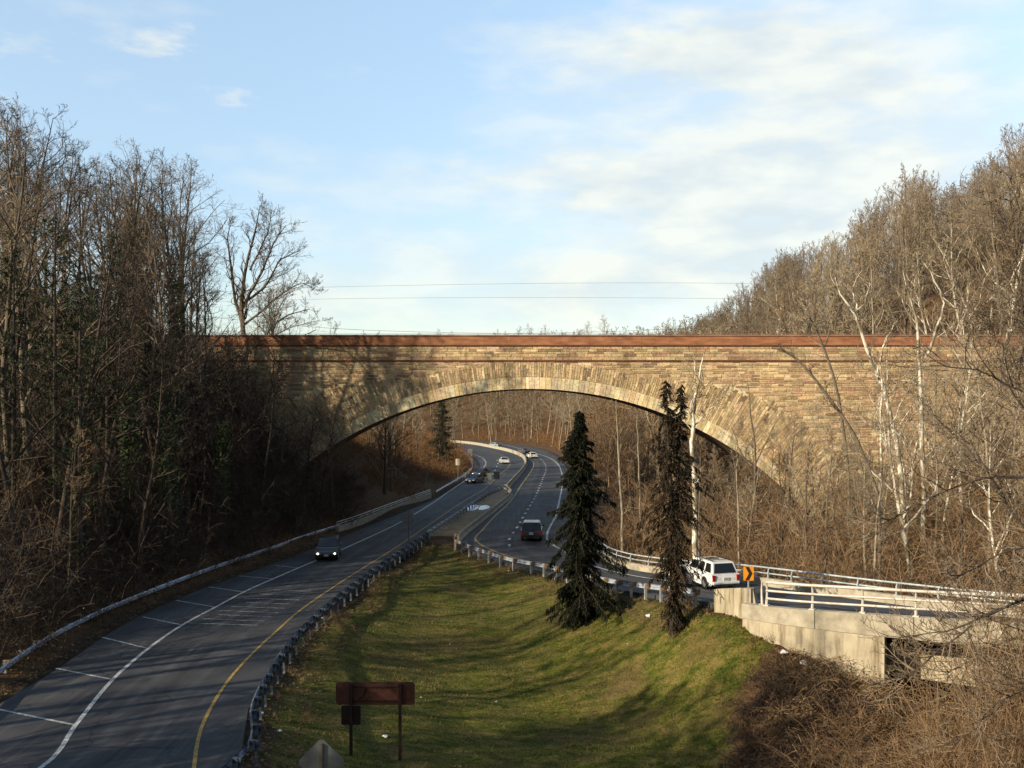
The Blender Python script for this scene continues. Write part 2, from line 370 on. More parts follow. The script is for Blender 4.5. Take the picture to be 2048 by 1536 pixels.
# ------------------------------------------------------------------ where the roads run (x, y, z)
def Ps(l): return [P(*q) for q in l]
far_l = [(-30, 368, 0), (-55, 392, 0), (-110, 420, 0)]
LL = [(-34, -5, 0), (-28.5, 20, 0)] + Ps([(-110, 1472), (0, 1406), (115, 1338), (205, 1275), (280, 1232), (350, 1200), (420, 1172), (540, 1130), (640, 1092), (700, 1067), (870, 998), (915, 970), (940, 950), (948, 930), (942, 918), (925, 908), (880, 900), (820, 893)]) 
LRt = [(-15.2, -5, 0), (-12.6, 20, 0)] + Ps([(468, 1536), (488, 1440), (520, 1375), (575, 1296), (640, 1232), (740, 1152), (845, 1080), (915, 1030), (975, 990), (1013, 975), (1040, 945), (1050, 925), (1044, 914), (1010, 901), (940, 888.5)]) + far_l
RLt = [(34, 40, 2.75), (22.8, 44.5, 2.72), (16.6, 47.6, 2.66), (12.1, 51, 2.5), (10.6, 54.4, 2.15), (8.85, 59.8, 1.45), (6.8, 66, .75), (2.6, 76.9, .05), (.24, 80, 0), (-4.3, 90, 0)] + Ps([(922, 1083), (950, 1056), (985, 1028), (1016, 1000), (1022, 985), (1022, 974), (1046, 945), (1054, 928), (1048, 914), (1012, 900.6), (942, 888)]) + [(-29, 370, 0), (-54, 394, 0), (-108, 423, 0)]
RRt = [(37, 45, 2.35), (25.2, 49.4, 2.3), (20.4, 55.0, 1.98), (16.7, 60.6, 1.68), (14.8, 66.5, 1.1), (12.2, 72.6, .42), (9.1, 78, .08), (7.6, 83, 0), (7.2, 90, 0), (7.6, 100, 0)] + Ps([(1141, 1000), (1142, 960), (1130, 930), (1106, 908), (1072, 896), (1021, 889), (970, 884.6), (930, 882)]) + [(-40, 388, 0), (-65, 408, 0), (-110, 436, 0)]
def resample(pts, n):
    p = np.array(pts, float); s = np.r_[0, np.cumsum(np.linalg.norm(np.diff(p, axis=0), axis=1))]
    # Catmull-Rom between points for smooth bends
    out = []
    tt = np.linspace(0, s[-1], n)
    P0 = np.vstack([2 * p[0] - p[1], p, 2 * p[-1] - p[-2]])
    for t in tt:
        i = min(max(np.searchsorted(s, t, side='right') - 1, 0), len(p) - 2)
        u = (t - s[i]) / max(s[i + 1] - s[i], 1e-6)
        a, b_, c, d_ = P0[i], P0[i + 1], P0[i + 2], P0[i + 3]
        m1 = (c - a) * (s[i + 1] - s[i]) / max(s[i + 1] - (s[i - 1] if i > 0 else s[i] - (s[i + 1] - s[i])), 1e-6)
        m2 = (d_ - b_) * (s[i + 1] - s[i]) / max((s[i + 2] if i + 2 < len(s) else s[i + 1] + (s[i + 1] - s[i])) - s[i], 1e-6)
        u2, u3 = u * u, u * u * u
        out.append((2 * u3 - 3 * u2 + 1) * b_ + (u3 - 2 * u2 + u) * m1 + (-2 * u3 + 3 * u2) * c + (u3 - u2) * m2)
    return np.array(out)
def length(p): return float(np.linalg.norm(np.diff(np.array(p, float), axis=0), axis=1).sum())
lL, lR = resample(LL, 160), resample(LRt, 160)
rL, rR = resample(RLt, 200), resample(RRt, 200)
def in_poly(x, y, poly):
    inside = np.zeros(np.shape(x), bool); n = len(poly); j = n - 1
    for i in range(n):
        xi, yi, xj, yj = poly[i][0], poly[i][1], poly[j][0], poly[j][1]
        c = ((yi > y) != (yj > y)) & (x < (xj - xi) * (y - yi) / (yj - yi + 1e-12) + xi)
        inside ^= c; j = i
    return inside
def seg_dist(x, y, line):
    best = np.full(np.shape(x), 1e9); bz = np.zeros(np.shape(x))
    for a, b_ in zip(line[:-1], line[1:]):
        dx, dy = b_[0] - a[0], b_[1] - a[1]; l2 = dx * dx + dy * dy + 1e-9
        t = np.clip(((x - a[0]) * dx + (y - a[1]) * dy) / l2, 0, 1)
        d_ = np.hypot(x - a[0] - t * dx, y - a[1] - t * dy); m_ = d_ < best
        best = np.where(m_, d_, best); bz = np.where(m_, a[2] + t * (b_[2] - a[2]), bz)
    return best, bz
PL = list(map(tuple, lL)) + list(map(tuple, lR[::-1]))
PR = list(map(tuple, rL)) + list(map(tuple, rR[::-1]))
lawn_poly = [(p[0], p[1]) for p in LRt[1:9]] + [(-8.0, 96)] + [(p[0], p[1]) for p in RLt[3:10]][::-1] + [(12.3, 50.6), (13.4, 49.8), (10.2, 46.5), (8.8, 42), (7.6, 38), (7, 20), (-12.6, 20)]

# ------------------------------------------------------------------ terrain height (thin plate through known spots)
CP = []
for p in LL[1:-3:1]: CP.append((p[0], p[1], -.05))
for p in LRt[1:-1:1]: CP.append((p[0], p[1], -.1))
for p in RLt[4:-2]: CP.append((p[0], p[1], p[2] - .2))
for p in RRt[3:-2]: CP.append((p[0], p[1], p[2] - .2))
CP += [P(*q) for q in ((702, 1508, -1.55), (800, 1512, -1.75), (560, 1500, -.8), (1000, 1450, -2.5), (1000, 1300, -1.9), (980, 1200, -1.25), (900, 1110, -.45), (1165, 1245, -.35), (1345, 1272, .5), (1440, 1222, 1.85), (1480, 1236, 1.9), (1600, 1292, .93), (1740, 1362, -.35), (1850, 1420, -1.6), (1450, 1400, -1.0), (1300, 1400, -1.9), (1500, 1536, -2.6), (1800, 1536, -2.2), (1200, 1536, -2.8), (650, 1400, -1.0), (800, 1350, -1.6), (1200, 1330, -1.3), (1100, 1200, -.5), (600, 1330, -.5))]
CP += [(-5, 25, -2), (5, 25, -3), (20, 25, -3), (35, 25, -1), (-8, 5, -2), (10, 5, -3), (19, 50, -1.6), (24, 46, -1.8), (28, 52, -2.4), (18, 75, -2.5), (25, 62, -3), (30, 85, -2), (24, 98, -2.5), (34, 110, -1.5),
       (14, 100, -2), (14, 88, -2.5), (13, 112, -2), (16, 125, -1), (38, 60, -1), (46, 75, 4), (62, 75, 12), (45, 95, 3), (60, 95, 11), (52, 110, 8), (66, 112, 18), (90, 110, 28), (90, 70, 26), (60, 50, 8), (60, 30, 6),
       (30, 135, 3), (32, 170, 8), (45, 170, 17), (57, 170, 25), (70, 170, 33), (90, 170, 43), (60, 130, 18), (85, 130, 33), (120, 150, 48), (20, 150, 1), (24, 200, 5), (60, 210, 26), (40, 260, 10), (60, 300, 22), (25, 290, 3), (100, 230, 44),
       (0, 410, 7), (0, 460, 24), (0, 520, 34), (-80, 470, 24), (80, 400, 30), (40, 400, 18), (100, 500, 42), (-150, 480, 28), (-60, 520, 34), (200, 400, 45),
       (-26, 55, 1.2), (-32, 55, 5), (-48, 55, 13), (-26, 75, 2.2), (-36, 75, 8), (-55, 75, 18), (-23, 95, 3.2), (-32, 95, 12), (-50, 95, 21), (-20, 110, 2.5), (-26, 110, 9), (-36, 110, 18.5), (-60, 110, 23), (-33, 38, 2), (-42, 38, 6), (-60, 30, 10), (-34, 20, 1), (-60, 0, 8), (-90, 80, 24),
       (-24, 135, 6), (-34, 135, 16), (-55, 135, 22), (-26, 175, 5), (-45, 175, 12), (-26, 220, 4), (-45, 230, 9), (-24, 262, 3.5), (-45, 280, 8), (-60, 330, 9), (-40, 325, 4), (-100, 300, 18), (-95, 200, 18), (-120, 380, 12), (-130, 120, 26),
       (-200, 0, 20), (200, 0, 20), (-300, 500, 40), (300, 500, 55), (-300, 200, 30), (300, 200, 60), (0, 700, 40), (-300, 900, 40), (300, 900, 50), (0, -60, -2)]
CP = np.array(CP, float)
_, ui = np.unique(np.round(CP[:, :2] / 1.2), axis=0, return_index=True); CP = CP[np.sort(ui)]
def tps_k(r2): return np.where(r2 > 1e-9, .5 * r2 * np.log(r2 + 1e-12), 0)
S0 = 50.0
A = CP[:, :2] / S0; n_ = len(A)
K = tps_k(((A[:, None] - A[None]) ** 2).sum(-1)) + np.eye(n_) * 2e-4
Q = np.c_[np.ones(n_), A]
W = np.linalg.solve(np.block([[K, Q], [Q.T, np.zeros((3, 3))]]), np.r_[CP[:, 2], 0, 0, 0])
def vnoise(x, y, s):
    return (np.sin(x * s * 1.1 + 3.1 * np.sin(y * s * .7)) * np.cos(y * s * 1.3 + 2.3 * np.sin(x * s * .57)))
def height(x, y):
    x = np.atleast_1d(np.asarray(x, float)); y = np.atleast_1d(np.asarray(y, float)); z = np.zeros(x.shape)
    for i in range(0, len(x), 20000):
        B = np.c_[x[i:i + 20000], y[i:i + 20000]] / S0
        z[i:i + 20000] = tps_k(((B[:, None] - A[None]) ** 2).sum(-1)) @ W[:n_] + np.c_[np.ones(len(B)), B] @ W[n_:]
    z = np.clip(z, -4.5, 75)
    dl, _ = seg_dist(x, y, lL[::2]); dr, _ = seg_dist(x, y, lR[::2]); il = in_poly(x, y, PL)
    d1, z1 = seg_dist(x, y, rL[::2]); d2, z2 = seg_dist(x, y, rR[::2]); ir = in_poly(x, y, PR)
    road = il | ir
    dm = np.where(road, 0, np.minimum(np.minimum(dl, dr), np.minimum(d1, d2)))
    z = z + vnoise(x, y, .35) * .22 * np.clip((dm - 2) / 8, 0, 1) + vnoise(x + 9, y, .11) * .5 * np.clip((dm - 6) / 20, 0, 1)
    # flat bench beside each road, nothing above the pavement
    dL = np.where(il, 0, np.minimum(dl, dr)); k = np.clip(1 - dL / 3.0, 0, 1); k = k * k * (3 - 2 * k)
    z = z * (1 - k) + k * np.minimum(z, -.1)
    dR = np.where(ir, 0, np.minimum(d1, d2)); zr = np.where(d1 < d2, z1, z2)
    onb = (y < 57) & (x > 12.0)                       # the ramp bridge stands clear of the ground
    k = np.clip(1 - dR / 2.5, 0, 1); k = k * k * (3 - 2 * k)
    z = np.where(onb, z, z * (1 - k) + k * np.minimum(z, zr - .22))
    z = np.where(ir & ~onb, np.minimum(z, zr - .22), z)
    z = np.where(onb & (dR < 3), np.minimum(z, .95 - .24 * np.clip(x - 13.5, -2, 8)) , z)
    return z
def gz(x, y): return float(height([x], [y])[0])

def axis(a, b, lo, hi, step, grow):
    v = list(np.arange(lo, hi, step)); s = step
    while v[-1] < b: s *= grow; v.append(v[-1] + s)
    s = step
    while v[0] > a: s *= grow; v.insert(0, v[0] - s)
    return np.array(v)
xs = axis(-900, 900, -40, 42, .7, 1.06); ys = axis(-150, 2600, 22, 128, .7, 1.03)
GX, GY = np.meshgrid(xs, ys); gx, gy = GX.ravel(), GY.ravel(); GZ = height(gx, gy)
nx, ny = len(xs), len(ys)
idx = np.arange(nx * ny).reshape(ny, nx)
F = np.stack([idx[:-1, :-1], idx[:-1, 1:], idx[1:, 1:], idx[1:, :-1]], -1).reshape(-1, 4)
me = np_mesh('ground', np.c_[gx, gy, GZ], F, 'ground'); me.shade_smooth()
lm = in_poly(gx, gy, lawn_poly).astype(float)
ld, _ = seg_dist(gx, gy, [(a, b_, 0) for a, b_ in lawn_poly] + [(lawn_poly[0][0], lawn_poly[0][1], 0)])
lm = np.where(lm > .5, .5 + np.clip(ld / 3, 0, .5), .5 - np.clip(ld / 3, 0, .5))
d1, _ = seg_dist(gx, gy, lL[::2]); d2, _ = seg_dist(gx, gy, lR[::2]); d3, _ = seg_dist(gx, gy, rL[::2]); d4, _ = seg_dist(gx, gy, rR[::2])
sh = np.clip(1.25 - np.minimum(np.minimum(d1, d2 * 1.1), np.minimum(d3 * 2, d4)) / 1.8, 0, 1)
for nm, arr in (('lawn', lm), ('shoulder', sh)):
    at = me.attributes.new(nm, 'FLOAT', 'POINT'); at.data.foreach_set('value', arr.astype(np.float32))
tag(link('ground', me), 'rolling ground with a mown lawn, leaf litter and wooded slopes', kind='structure')

# ------------------------------------------------------------------ pavements and markings
def pavement(name, a, b_, mat, label, depth=.45, n=4):
    a = np.array(a); b_ = np.array(b_); m_ = MB(); k = len(a)
    for i in range(k):
        for j in range(n + 1):
            m_.v.append(tuple(a[i] + (b_[i] - a[i]) * j / n))
    for i in range(k - 1):
        for j in range(n): o = i * (n + 1) + j; m_.f.append((o, o + 1, o + n + 2, o + n + 1))
    o = len(m_.v)
    for i in range(k):
        m_.v.append((a[i][0], a[i][1], a[i][2] - depth)); m_.v.append((b_[i][0], b_[i][1], b_[i][2] - depth))
    for i in range(k - 1):
        m_.f.append((i * (n + 1), (i + 1) * (n + 1), o + 2 * i + 2, o + 2 * i)); m_.f.append((i * (n + 1) + n, o + 2 * i + 1, o + 2 * i + 3, (i + 1) * (n + 1) + n))
    lat = [j / n for i in range(k) for j in range(n + 1)] + [0, 1] * k
    me = m_.mesh(name, mat); at = me.attributes.new('lat', 'FLOAT', 'POINT'); at.data.foreach_set('value', np.array(lat, dtype=np.float32))
    bm = bmesh.new(); bm.from_mesh(me); bmesh.ops.recalc_face_normals(bm, faces=bm.faces); bm.to_mesh(me); bm.free()
    return tag(link(name, me), label, kind='structure')
# pair up stations of both edges so the strip does not fold
def pair(a, b_, n):
    a = resample(a, 400); b_ = resample(b_, 400); out_a, out_b = [], []; j = 0
    for i in np.linspace(0, 399, n).astype(int):
        jj = int(round(i)); lo, hi = max(j, jj - 60), min(399, jj + 60)
        seg = b_[lo:hi + 1]; c = np.hypot(seg[:, 0] - a[i][0], seg[:, 1] - a[i][1]); q = lo + int(c.argmin()); j = max(j, q)
        out_a.append(a[i]); out_b.append(b_[j])
    out_b[-1] = b_[-1]; return np.array(out_a), np.array(out_b)
a_, b_ = pair(LRt, LL + [(-60, 330, 0), (-110, 372, 0)], 180)
pavement('road', a_, b_, 'asphalt', 'dark asphalt carriageway curving towards the viewer on the left')
a_, b_ = pair(RLt, RRt, 200)
pavement('road', a_, b_, 'asphalt', 'asphalt carriageway on the right that bends into a curved ramp')
# median island between the two roads
mi = [P(855, 1074), P(925, 1073), P(950, 1050), P(982, 1024), P(1012, 998), P(1016, 985), P(1008, 979), P(975, 993), P(912, 1034)]
m_ = MB(); m_.v = [(x, y, .09) for x, y, _ in mi] + [(x, y, -.3) for x, y, _ in mi]; n = len(mi)
m_.f = [tuple(range(n))] + [(i, (i + 1) % n, (i + 1) % n + n, i + n) for i in range(n)]
basic('median_soil', [(.3, (.14, .10, .055)), (.5, (.24, .17, .09)), (.75, (.34, .25, .14))], .9, .9, bmp=.3)
tag(m_.build('median', 'median_soil', fix=True), 'tan soil island between the two carriageways', kind='structure')
m_ = MB()
for (cx, cy, rx, ry, ph) in ((945, 1017, 13, 6.5, 0), (967, 1016.5, 11, 6, 1)):
    c = P(cx, cy); s = c[1] / 2000
    pts = [(c[0] + math.cos(t) * rx * s * (1 + .18 * math.sin(3 * t + ph)), c[1] + math.sin(t) * ry * c[1] / 230 * (1 + .2 * math.sin(2 * t + ph)), .105) for t in np.linspace(0, 2 * math.pi, 24, endpoint=False)]
    m_.add(pts, [tuple(range(24))])
tag(m_.build('ice_patch', 'ice'), 'pale bluish ice patch lying on the tan median island', kind='structure')

def strip(line, wd, z=.014, dash=None, n=None):
    m_ = MB(); n = n or max(8, int(length(line) / 1.2)); p = resample(line, n); s = 0
    side = []
    for i in range(n):
        t = p[min(i + 1, n - 1)] - p[max(i - 1, 0)]; t = t / (np.linalg.norm(t) + 1e-9); side.append(np.array((-t[1], t[0], 0)))
    for i in range(n - 1):
        s += np.linalg.norm(p[i + 1] - p[i])
        if dash and (s % (dash[0] + dash[1])) > dash[0]: continue
        a = p[i] - side[i] * wd / 2; b2 = p[i] + side[i] * wd / 2; c = p[i + 1] + side[i + 1] * wd / 2; d_ = p[i + 1] - side[i + 1] * wd / 2
        m_.add([(q[0], q[1], q[2] + z) for q in (a, b2, c, d_)], [(0, 1, 2, 3)])
    return m_
wl = [(-19.6, 16, 0), (-17.6, 30, 0)] + Ps([(90, 1530), (150, 1452), (225, 1360), (297, 1297), (365, 1250), (430, 1215), (490, 1183), (560, 1152), (630, 1122), (700, 1092), (800, 1045), (870, 1003), (894, 985.6), (935, 958), (956, 944), (968, 934), (972, 926), (968, 919), (959, 913), (945, 908), (915, 902)])
tag(strip(wl, .19).build('road_marking', 'paint_white'), 'long white edge line along the left carriageway', kind='structure')
yl = [(-13.6, 18, 0)] + Ps([(377, 1560), (390, 1510), (405, 1450), (450, 1370), (500, 1312), (560, 1256), (612, 1218), (700, 1158), (800, 1094), (870, 1045), (930, 1004), (975, 976), (999, 952), (1010, 943), (1019, 935), (1023, 927), (1018, 919), (1002, 910), (975, 902), (935, 896)])
yl = [yl[0]] + [(p[0] - (.0 if p[1] < 58 else min(.3, (p[1] - 58) * .05)), p[1], p[2]) for p in yl[1:]]
tag(strip(yl, .15).build('road_marking', 'paint_yellow'), 'yellow edge line along the median side of the left carriageway', kind='structure')
yr = [(1.2, 82.5, 0), (-1.5, 88, 0)] + Ps([(951, 1080), (965, 1060), (990, 1032), (1014, 1010), (1030, 990), (1046, 965), (1060, 946), (1067, 932), (1066, 924), (1050, 912), (1012, 899), (950, 889)])
tag(strip(yr, .2).build('road_marking', 'paint_yellow'), 'faded yellow line beside the barrier on the right carriageway', kind='structure')
wr = [(13.6, 60.5, 1.62), (11.8, 66.5, 1.0), (9.0, 73, .38), (6.4, 80, .04), (4.6, 88, 0)] + Ps([(1094, 1078), (1112, 1030), (1121, 990), (1126, 962), (1121, 938), (1116, 929), (1106, 920), (1089, 912), (1067, 905), (1035, 896), (1004, 889), (960, 884.8)])
tag(strip(wr, .22).build('road_marking', 'paint_white'), 'white edge line along the outer side of the right carriageway', kind='structure')
dl_ = Ps([(1019, 1093), (1019, 1078), (1036, 1052), (1048, 1031), (1060, 1012), (1072, 991), (1086, 956), (1092, 940), (1090, 928), (1080, 917)])
tag(strip(dl_, .24, dash=(1.6, 3.0), n=420).build('road_marking', 'paint_white'), 'dotted white lane line on the right carriageway', kind='structure')
dl2 = Ps([(985, 950), (994, 932), (996, 924), (990, 917)])
tag(strip(dl2, .2, dash=(4, 8), n=60).build('road_marking', 'paint_white'), 'short white lane dashes on the far bend of the left carriageway', kind='structure')
m_ = MB()
def bar(a, b2, wd):
    a = np.array(a); b2 = np.array(b2); t = (b2 - a) / np.linalg.norm(b2 - a); s = np.array((-t[1], t[0], 0)) * wd / 2
    m_.add([(q[0], q[1], .012) for q in (a - s, b2 - s, b2 + s, a + s)], [(0, 1, 2, 3)])
for a, b2 in (((-3, 1419), (148, 1450)), ((113, 1337), (223, 1359)), ((205, 1275), (295, 1297)), ((286, 1234), (363, 1250)), ((352, 1201), (428, 1214)), ((418, 1174), (486, 1184)), ((478, 1152), (545, 1158)), ((550, 1131), (600, 1136))):
    bar(P(*a), P(*b2), .15)
tag(m_.build('road_marking', 'paint_worn'), 'slanted white hatch bars on the left shoulder', kind='structure')
m_ = MB()
for i in range(9):
    t = i / 8; x0 = 375 + t * 150 + 12 * (i % 3); y0 = 1246 - t * 66; x1 = 515 + t * 110; y1 = 1251 - t * 68
    bar(P(x0, y0), P(x1, y1), .09)
tag(m_.build('road_marking', 'paint_worn'), 'thin white cross bars spanning the left traffic lane', kind='structure')

# ------------------------------------------------------------------ guardrails
WPROF = [(0, .0), (.03, .04), (.075, .085), (.075, .115), (.02, .155), (.075, .195), (.075, .225), (.03, .27), (0, .31)]
def guardrail(line, z0, label, side=1, spacing=1.905, block='wood_block', post='post_steel', rail='galvanized', group='steel guardrails along the parkway', maxposts=100, bigpost=.15):
    t0 = thing('guardrail', tuple(line[0]), label, 'guardrail', group); o = Vector(line[0])
    Ln = length(line); n = max(4, int(Ln / 1.0)); p = resample(line, n); m_ = MB(); k = len(WPROF)
    for i in range(n):
        t = p[min(i + 1, n - 1)] - p[max(i - 1, 0)]; t = t / (np.linalg.norm(t) + 1e-9); s = np.array((-t[1], t[0], 0)) * side
        for u, v in WPROF: m_.v.append(tuple(p[i] - np.array(o) + s * u + np.array((0, 0, z0 + v))))
    for i in range(n - 1):
        for j in range(k - 1): m_.f.append((i * k + j, i * k + j + 1, (i + 1) * k + j + 1, (i + 1) * k + j))
    m_.build('rail', rail, t0)
    npost = min(maxposts, int(Ln / spacing)); q = resample(line, npost); proto = None
    mb = MB(); mb.box((0, 0, .36), (bigpost * .7, bigpost, .95)); pm = mb.mesh('post', post)
    mb = MB(); mb.box((0, 0, 0), (.13, .19, .34)); bmh = mb.mesh('spacer_block', block)
    for i in range(npost):
        t = q[min(i + 1, npost - 1)] - q[max(i - 1, 0)]; a = math.atan2(t[1], t[0]); s = np.array((-math.sin(a), math.cos(a), 0)) * side
        c = q[i] - np.array(o) - s * .24
        po = link('post', pm, t0); po.location = tuple(c + np.array((0, 0, z0 - .52))); po.rotation_euler = (0, 0, a)
        c = q[i] - np.array(o) - s * .10
        bo = link('spacer_block', bmh, t0); bo.location = tuple(c + np.array((0, 0, z0 + .155))); bo.rotation_euler = (0, 0, a)
    return t0
gl = [(-29.5, 19, 0)] + [P(px, py, .68) for px, py in ((-160, 1452), (0, 1338), (100, 1272), (200, 1222), (300, 1181), (400, 1143), (500, 1109), (560, 1089), (600, 1074), (680, 1049))]
gl = [(x, y, 0) for x, y, z in gl]
guardrail(gl, .45, 'long steel guardrail along the outer left shoulder', side=-1)
# a second steel rail: median side of the left road, seen from behind
gm_ = [(p[0] + .35, p[1], 0) for p in LRt[1:9]] + [(P(848, 1082)[0] + .1, P(848, 1082)[1] + .5, 0)]
guardrail(gm_, .42, 'steel guardrail with exposed posts between the left road and the lawn', side=1, block='galvanized_shaded', post='galvanized_shaded', rail='galvanized_shaded', spacing=1.75, bigpost=.11)
gr_ = [(x - .45, y - .2, z) for x, y, z in (RLt[4:10])][::-1]
gr_ = [(P(922, 1083)[0] - .3, P(922, 1083)[1], 0)] + gr_
guardrail(gr_, .42, 'steel guardrail with tall posts along the ramp above the lawn', side=1)
gf_ = [(p[0] - .25, p[1], 0) for p in LL[13:18]]
gf_[0] = (P(872, 992)[0], P(872, 992)[1], 0)
guardrail(gf_, .45, 'short far guardrail on the outer side before the road bend', side=-1, spacing=2.5)
mr_ = [P(850, 1076), P(915, 1033), P(975, 992), P(1006, 980)]
guardrail([(x + .2, y, 0) for x, y, z in mr_], .42, 'guardrail on the left edge of the tan median island', side=1, spacing=2.2, block='galvanized')
# the right edge of the island carries a low concrete barrier
JP = [(-.28, 0), (-.28, .08), (-.12, .30), (-.08, .82), (.08, .82), (.12, .30), (.28, .08), (.28, 0)]
def barrier(line, label, hs=1.0, mat='concrete', n=None):
    o = np.array(line[0], float); n = n or int(length(line) / 1.5) + 4; p = resample(line, n); m_ = MB(); k = len(JP)
    for i in range(n):
        t = p[min(i + 1, n - 1)] - p[max(i - 1, 0)]; t = t / (np.linalg.norm(t) + 1e-9); s = np.array((-t[1], t[0], 0))
        for u, v in JP: m_.v.append(tuple(p[i] - o + s * u + np.array((0, 0, v * hs - .02))))
    for i in range(n - 1):
        for j in range(k - 1): m_.f.append((i * k + j, i * k + j + 1, (i + 1) * k + j + 1, (i + 1) * k + j))
    m_.f += [tuple(range(k)), tuple((n - 1) * k + j for j in range(k))]
    ob = m_.build('concrete_barrier', mat, fix=True); ob.location = tuple(o)
    return tag(ob, label, 'barrier')
barrier(Ps([(1014, 978), (1030, 960), (1047, 940), (1052, 927), (1045, 914.5), (1020, 904), (985, 896), (940, 888)]) + [(-29.5, 369, 0)], 'pale curved concrete barrier dividing the two carriageways')
barrier(Ps([(916, 1082), (932, 1066), (965, 1040), (1000, 1012), (1020, 994), (1021, 986), (1009, 975)]), 'weathered concrete kerb wall on the right edge of the median island', hs=.75)

# parapet with two-bar railing on the outer side of the left road
def rail_wall(line, label, hw=.55, wt=.35, rails=(.3, .62), sp=2.4, mat='concrete', rmat='rail_alu', name='bridge_parapet', r=.055, drop=.0):
    o = np.array(line[0], float); t0 = thing(name, tuple(o), label, 'parapet')
    n = int(length(line) / 1.2) + 3; p = resample(line, n); m_ = MB()
    sd = []
    for i in range(n):
        t = p[min(i + 1, n - 1)] - p[max(i - 1, 0)]; t = t / (np.linalg.norm(t) + 1e-9); s = np.array((-t[1], t[0], 0)); sd.append(s)
        for u, v in ((-wt / 2, -drop), (-wt / 2, hw), (wt / 2, hw), (wt / 2, -drop)): m_.v.append(tuple(p[i] - o + s * u + np.array((0, 0, v))))
    for i in range(n - 1):
        for j in range(4): m_.f.append((i * 4 + j, i * 4 + (j + 1) % 4, (i + 1) * 4 + (j + 1) % 4, (i + 1) * 4 + j))
    m_.f += [(0, 1, 2, 3), (n * 4 - 4, n * 4 - 3, n * 4 - 2, n * 4 - 1)]
    m_.build('wall', mat, t0, fix=True)
    for h in rails:
        m_ = MB(); m_.tube([tuple(p[i] - o + np.array((0, 0, hw + h))) for i in range(n)], r if h == max(rails) else r * .85, 8); m_.build('rail', rmat, t0, smooth=True)
    k = int(length(line) / sp) + 1; q = resample(line, k); hh = max(rails)
    m_ = MB()
    m_.tube([(0, 0, 0), (.02, 0, hh * .5), (-.03, 0, hh * .85), (-.1, 0, hh)], [.055, .05, .045, .04], 6); m_.box((0, 0, .02), (.2, .2, .04)); pm = m_.mesh('post', rmat)
    for i in range(k):
        t = q[min(i + 1, k - 1)] - q[max(i - 1, 0)]; a = math.atan2(t[1], t[0]); ob = link('post', pm, t0)
        s = np.array((-math.sin(a), math.cos(a), 0)); ob.location = tuple(q[i] - o + s * .08 + np.array((0, 0, hw))); ob.rotation_euler = (0, 0, a + math.pi / 2)
    return t0
pl_ = [P(680, 1066), P(720, 1052), P(790, 1024), P(865, 995)]
rail_wall([(x - .3, y, -.1) for x, y, z in pl_], 'concrete parapet with light metal railing on the outer left road edge', hw=.75, rails=(.22, .45), rmat='rail_cream')
# outer parapet of the ramp and the right road
rl = [(x + .3, y + .2, z) for x, y, z in RRt[:11]]
rail_wall(rl[:8][::-1] if False else rl[:9], 'far concrete parapet with pale two-bar railing along the outer side of the ramp', hw=.46, rails=(.30, .66), drop=.6, rmat='rail_alu')
guardrail([(x, y, z) for x, y, z in rl[8:11]] + [(P(1148, 960)[0], P(1148, 960)[1], 0)], .45, 'guardrail on the outer right edge behind the big spruce', side=-1, spacing=2.6)

# ------------------------------------------------------------------ the ramp bridge over the creek
near = [(11.75, 51.6, 0), (16.6, 47.5, 0), (22.9, 44.3, 0), (34.2, 39.6, 0)]
rb = thing('ramp_bridge', (17, 48, 0), 'low concrete ramp bridge with a dark opening beneath, right of the lawn', 'bridge'); O = np.array((17, 48, 0.))
_e = [p for p in rL[::-1] if p[1] < 51.7 and p[1] > 39.9]; _e = resample(_e, 40); nn = []
for i in range(40):
    t = _e[min(i + 1, 39)] - _e[max(i - 1, 0)]; t = t * (1, 1, 0); t /= np.linalg.norm(t); s_ = np.array((t[1], -t[0], 0)); s_ = s_ if s_[1] < 0 else -s_; nn.append(_e[i] * (1, 1, 0) + s_ * .36)
nn = np.array(nn); nn = nn if nn[0][0] < nn[-1][0] else nn[::-1]
nn = resample(nn, 40); ff = resample([(14.2, 56.5, 0), (19.9, 54.4, 0), (25.4, 49.7, 0), (37, 45.3, 0)], 40)
def loft(cross, a, name, mat, bevel=.0, parent=rb):
    m_ = MB(); k = len(cross(0))
    for i in range(len(a)): m_.v += [tuple(np.array(q) - O) for q in cross(i)]
    for i in range(len(a) - 1):
        for j in range(k): m_.f.append((i * k + j, i * k + (j + 1) % k, (i + 1) * k + (j + 1) % k, (i + 1) * k + j))
    m_.f += [tuple(range(k)), tuple((len(a) - 1) * k + j for j in range(k))]
    return m_.build(name, mat, parent, fix=True)
def nrm(a, i):
    t = a[min(i + 1, len(a) - 1)] - a[max(i - 1, 0)]; t /= np.linalg.norm(t); return np.array((t[1], -t[0], 0))   # towards the viewer
zc = lambda p: 2.78 + .05 * min(p[0] - 12, 5) + .03 * max(0, p[0] - 17)
def cr_fascia(i):
    p = nn[i]; s = nrm(nn, i); z = zc(p)
    return [p + s * .12 + (0, 0, z), p - s * .28 + (0, 0, z), p - s * .28 + (0, 0, 2.08), p + s * .12 + (0, 0, 2.04)]
loft(cr_fascia, nn, 'fascia', 'concrete')
def cr_deck(i):
    p = nn[i]; s = nrm(nn, i); q = ff[i]
    return [p - s * .29 + (0, 0, 2.42), q + (0, 0, 1.9), q + (0, 0, 1.5), p - s * .29 + (0, 0, 2.04)]
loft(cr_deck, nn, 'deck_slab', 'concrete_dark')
iw = [i for i in range(40) if nn[i][0] < 17.35]; wl_ = nn[:len(iw) + 1]
def cr_wall(i):
    p = wl_[i]; s = nrm(wl_, i)
    return [p + s * .06 + (0, 0, 2.037), p - s * .5 + (0, 0, 2.037), p - s * .5 + (0, 0, -4), p + s * .22 + (0, 0, -4)]
loft(cr_wall, wl_, 'wing_wall', 'concrete_stained')
